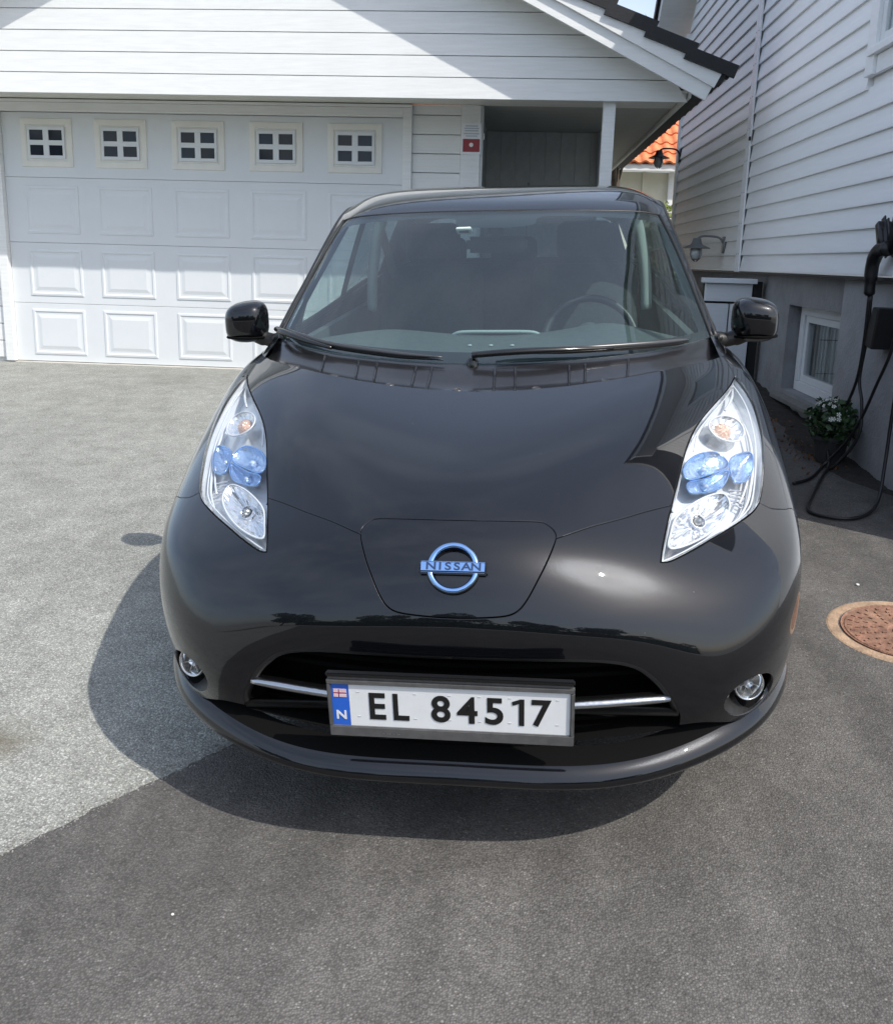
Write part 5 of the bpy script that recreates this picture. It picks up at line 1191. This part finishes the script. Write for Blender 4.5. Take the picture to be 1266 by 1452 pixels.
link('pot', mesh('pot',*xf(lathe_geo([(.0005,.0),(.075,.0),(.095,.13),(.105,.13),(.105,.15),(.09,.15),(.088,.12),(.0005,.12)],24),Matrix.Translation((px,py,pz))),mat('dark_pot',(.04,.04,.042),.6)),pl)
def blob(rg):
    v=rg.normal(size=3); v/=np.linalg.norm(v); r=rg.uniform(.2,1.35)**.6; return np.array([px,py,pz+.235])+v*r*np.array([.12,.16,.12])
leaf_cloud('foliage',620,blob,.026,LEAF,pl,3)
fl_g=[]
rg=np.random.default_rng(5)
for _ in range(24):
    v=rg.normal(size=3); v[2]=abs(v[2])*1.2; v[0]=-abs(v[0])*.7; v/=np.linalg.norm(v); p=np.array([px,py,pz+.245])+v*np.array([.125,.155,.12])
    q=Vector(v).to_track_quat('Z','Y').to_matrix().to_4x4(); q.translation=Vector(p)
    for k in range(5): fl_g.append(xf(([(0,0,.002),(.011,-.005,.004),(.014,0,.003),(.011,.005,.004)],[(0,1,2,3)]), q @ Matrix.Rotation(k*1.2566,4,'Z')))
link('flowers',mesh('flowers',*join(fl_g),PETAL),pl)
# soil strip along the wall and dry leaves
V=[];F=[]; ya=np.linspace(2.4,9.0,180)
for i,y in enumerate(ya):
    x0=1.86+.03*math.sin(y*3.1)+.02*math.sin(y*7.7+1)+random.uniform(-.008,.008)+.24*float(sstep(3.3,2.4,y))
    for k,u in enumerate((0,.15,.5,1)): x=x0+(2.1-x0)*u; V.append((x,y,g1(x,y)+(.004 if k==0 else .018+.008*math.sin(y*31+k*2))))
for i in range(len(ya)-1):
    for k in range(3): F.append((i*4+k,i*4+k+1,(i+1)*4+k+1,(i+1)*4+k))
kind(link('soil',mesh('soil',V,F,SOIL,True)),'structure')
leaf_cloud('leaf_litter',140,lambda r: (lambda x,y: np.array([x,y,g1(x,y)+.022]))(r.uniform(1.72,1.98),r.uniform(3.0,4.6)),.014,mat('dry_leaf',(.16,.075,.03),.8,var=.4,scale=20),None,9); kind(bpy.data.objects['leaf_litter'],'stuff')

# ------------------------------------------------------------------ manhole cover
mx,my=1.50,1.235; mz=g1(mx,my)+.007
nrm=Vector((-.0378,-.0682,1)).normalized(); mm=nrm.to_track_quat('Z','Y').to_matrix().to_4x4(); mm.translation=Vector((mx,my,mz))
RUST=mat('rusty_iron',(.22,.115,.075),.85,var=.5,scale=22,bump=.5,bscale=120,dirt=((.36,.25,.17),9,.6)); RUSTRING=mat('sandy_concrete_ring',(.34,.235,.155),.9,var=.4,scale=16,bump=.5,bscale=140)
mh=thing('manhole_cover','round rusty manhole cover set in the asphalt right of the car','manhole cover',m=mm)
link('surround',mesh('surround',*lathe_geo([(.253,-.02),(.253,.0005),(.247,.003),(.214,.004),(.211,-.01)],72),RUSTRING),mh,mm)
link('lid',mesh('lid',*lathe_geo([(.0005,.004),(.035,.004),(.038,.001),(.05,.001),(.053,.004),(.192,.004),(.195,.001),(.202,.001),(.205,.005),(.2085,-.01)],64),RUST),mh,mm)
kn=[]
for r,n in ((.072,10),(.098,14),(.124,18),(.15,22),(.174,27)):
    for k in range(n): a=2*math.pi*(k+.3*r*50)/n; kn.append(xf(cube_geo(-.007,.007,-.004,.004,.003,.0075),Matrix.Rotation(a,4,'Z') @ Matrix.Translation((r,0,0))))
kind(link('raised_stud',mesh('raised_stud',*join(kn),RUST),mh,mm),'stuff')

# ------------------------------------------------------------------ neighbour's house behind
nh=thing('neighbour_house','cream house with an orange pantile roof seen in the gap behind the carport','house',(3,17,1))
NW=mat('cream_render',(.66,.64,.52),.8,var=.06,scale=4); OT=mat('orange_clay_tile',(.70,.22,.09),.7,var=.28,scale=5,bump=.2,bscale=60)
box('wall', -3.0,9.0, 16.25,16.5, .2,3.12, NW, nh); box('gutter', -3.2,9.2, 15.90,16.02, 3.10,3.235, WHITEPAINT, nh, .02); box('soffit', -3.2,9.2, 16.02,16.26, 3.125,3.15, WHITEPAINT, nh)
box('downpipe', 2.93,3.03, 16.16,16.245, .3,3.12, WHITEPAINT, nh, .02); box('wall_panel', 2.45,2.50, 16.2,16.249,.3,3.12, NW, nh)
SL=math.radians(38); 
def pant(): 
    V=[];F=[];n=9;W_=.22;L=.36
    for i in range(n):
        x=W_*i/(n-1); h=.035*math.sin(math.pi*min(1,i/(n-1)/.62)) if i/(n-1)<.62 else -.012*math.sin(math.pi*(i/(n-1)-.62)/.38)
        V+=[(x,0,h+.03),(x,L,h),(x,0,h-.01)]
    for i in range(n-1): F+=[(i*3,(i+1)*3,(i+1)*3+1,i*3+1),(i*3+2,(i+1)*3+2,(i+1)*3,i*3)]
    return mesh('roof_tile',V,F,OT)
PM=pant()
for r in range(9):
    for c in range(11):
        m=Matrix.Translation((1.72+c*.215,15.86+r*.33*math.cos(SL),3.24+r*.33*math.sin(SL))) @ Matrix.Rotation(SL,4,'X') @ Matrix.Rotation(random.uniform(-.01,.01),4,'Z'); link('roof_tile',PM,nh,m)
a=Vector((-3.2,15.95,3.20)); hgt=5.5
link('roof_slope',mesh('roof_slope',[(-3.2,15.93,3.20),(9.2,15.93,3.20),(9.2,15.93+hgt*math.cos(SL),3.20+hgt*math.sin(SL)),(-3.2,15.93+hgt*math.cos(SL),3.20+hgt*math.sin(SL))],[(0,1,2,3)],OT),nh)

# ------------------------------------------------------------------ trees and shrubs
BARK=mat('bark',(.09,.07,.05),.9,var=.4,scale=12,bump=.6,bscale=40)
GREEN=mat('tree_leaf',(.075,.13,.03),.55,var=.55,scale=2.5); GREEN2=mat('yellow_green_leaf',(.16,.20,.045),.55,var=.5,scale=4); GREEN3=mat('deep_green_leaf',(.04,.085,.03),.55,var=.5,scale=2)
def tree(name,label,cat,x,y,z0,h,cr,crz,cz,mt,n,leaf,seed,group=None):
    t=thing(name,label,cat,(x,y,z0),group); rg=np.random.default_rng(seed)
    tr=[tube_geo([(x,y,z0),(x+.05,y,z0+h*.35),(x-.03,y+.04,z0+h*.7),(x,y,z0+h*.92)],[.07*h/4,.055*h/4,.03*h/4,.012*h/4],8)]
    cl=[]
    for k in range(14):
        v=rg.normal(size=3); v/=np.linalg.norm(v); c=np.array([x,y,z0+cz])+v*np.array([cr,cr,crz])*rg.uniform(.35,.8); cl.append((c,rg.uniform(.28,.5)))
        tr.append(tube_geo([(x,y,z0+h*.4),tuple((np.array([x,y,z0+h*.55])+c)/2),tuple(c)],[.025*h/4,.016*h/4,.006*h/4],6))
    link('trunk',mesh('trunk',*join(tr),BARK,True),t)
    def f(r):
        c,s=cl[r.integers(len(cl))]; v=r.normal(size=3); v/=np.linalg.norm(v); return c+v*np.array([cr,cr,crz])*s*r.uniform(.2,1)**.4
    leaf_cloud('crown',n,f,leaf,mt,t,seed+1); return t
tree('tree','leafy tree top showing above the black garage roof','tree',1.75,14.5,.6,4.9,.95,1.1,4.0,GREEN2,3500,.07,21)
def shrub(name,label,x,y,z0,r,rz,mt,n,leaf,seed):
    t=thing(name,label,'shrub',(x,y,z0)); rg=np.random.default_rng(seed)
    link('stem',mesh('stem',*join([tube_geo([(x,y,z0),(x+rg.normal()*r*.3,y+rg.normal()*r*.3,z0+rz*.8),(x+rg.normal()*r*.6,y+rg.normal()*r*.6,z0+rz*1.5)],[.03,.02,.006],6) for _ in range(6)]),BARK,True),t)
    def f(rr): v=rr.normal(size=3); v/=np.linalg.norm(v); return np.array([x,y,z0+rz])+v*np.array([r,r,rz])*rr.uniform(.2,1)**.5
    leaf_cloud('foliage',n,f,leaf,mt,t,seed+1); return t
shrub('shrub','yellow-green shrub growing before the cream neighbour house beside the grey wall',2.62,14.2,.5,.42,.98,GREEN2,2200,.05,31)
# greenery across the street behind the viewer, mirrored in the lacquer
for k,(x,y,h,cr,mt) in enumerate(((-9,-19,5.2,2.9,GREEN),(-3.0,-22,6.4,3.3,GREEN3),(4,-20,4.8,2.8,GREEN),(10,-19,5.8,3.0,GREEN3),(-15,-12,5.5,2.6,GREEN3))):
    tree('garden_tree',['broad light green tree at the left across the street, mirrored in the bumper','tall dark green tree in the middle across the street, mirrored in the bumper','lower light green tree right of the tall dark one across the street','dark green tree at the far right across the street','dark green tree at the left roadside near the viewer'][k],'tree',x,y,g1(x,y),h,cr,h*.36,h*.55,mt,3600,.24,50+k*3,'garden trees across the street')
hd=thing('hedge','long clipped dark green hedge across the street behind the viewer','hedge',(0,-15,g1(0,-15)))
def hf(r):
    x=r.uniform(-16,16); f=r.integers(3); hh=1.9+.25*math.sin(x*1.7)+.2*math.sin(x*4.1+1)
    return np.array([x,-15+(.55 if f==0 else r.uniform(-.55,.55)),g1(0,-15)+(hh if f==1 else r.uniform(0,hh))])
leaf_cloud('foliage',7000,hf,.16,GREEN3,hd,77)
link('stem_core',mesh('stem_core',*cube_geo(-16,16,-15.3,-14.7,g1(0,-15)-.3,g1(0,-15)+1.6),GREEN3),hd)
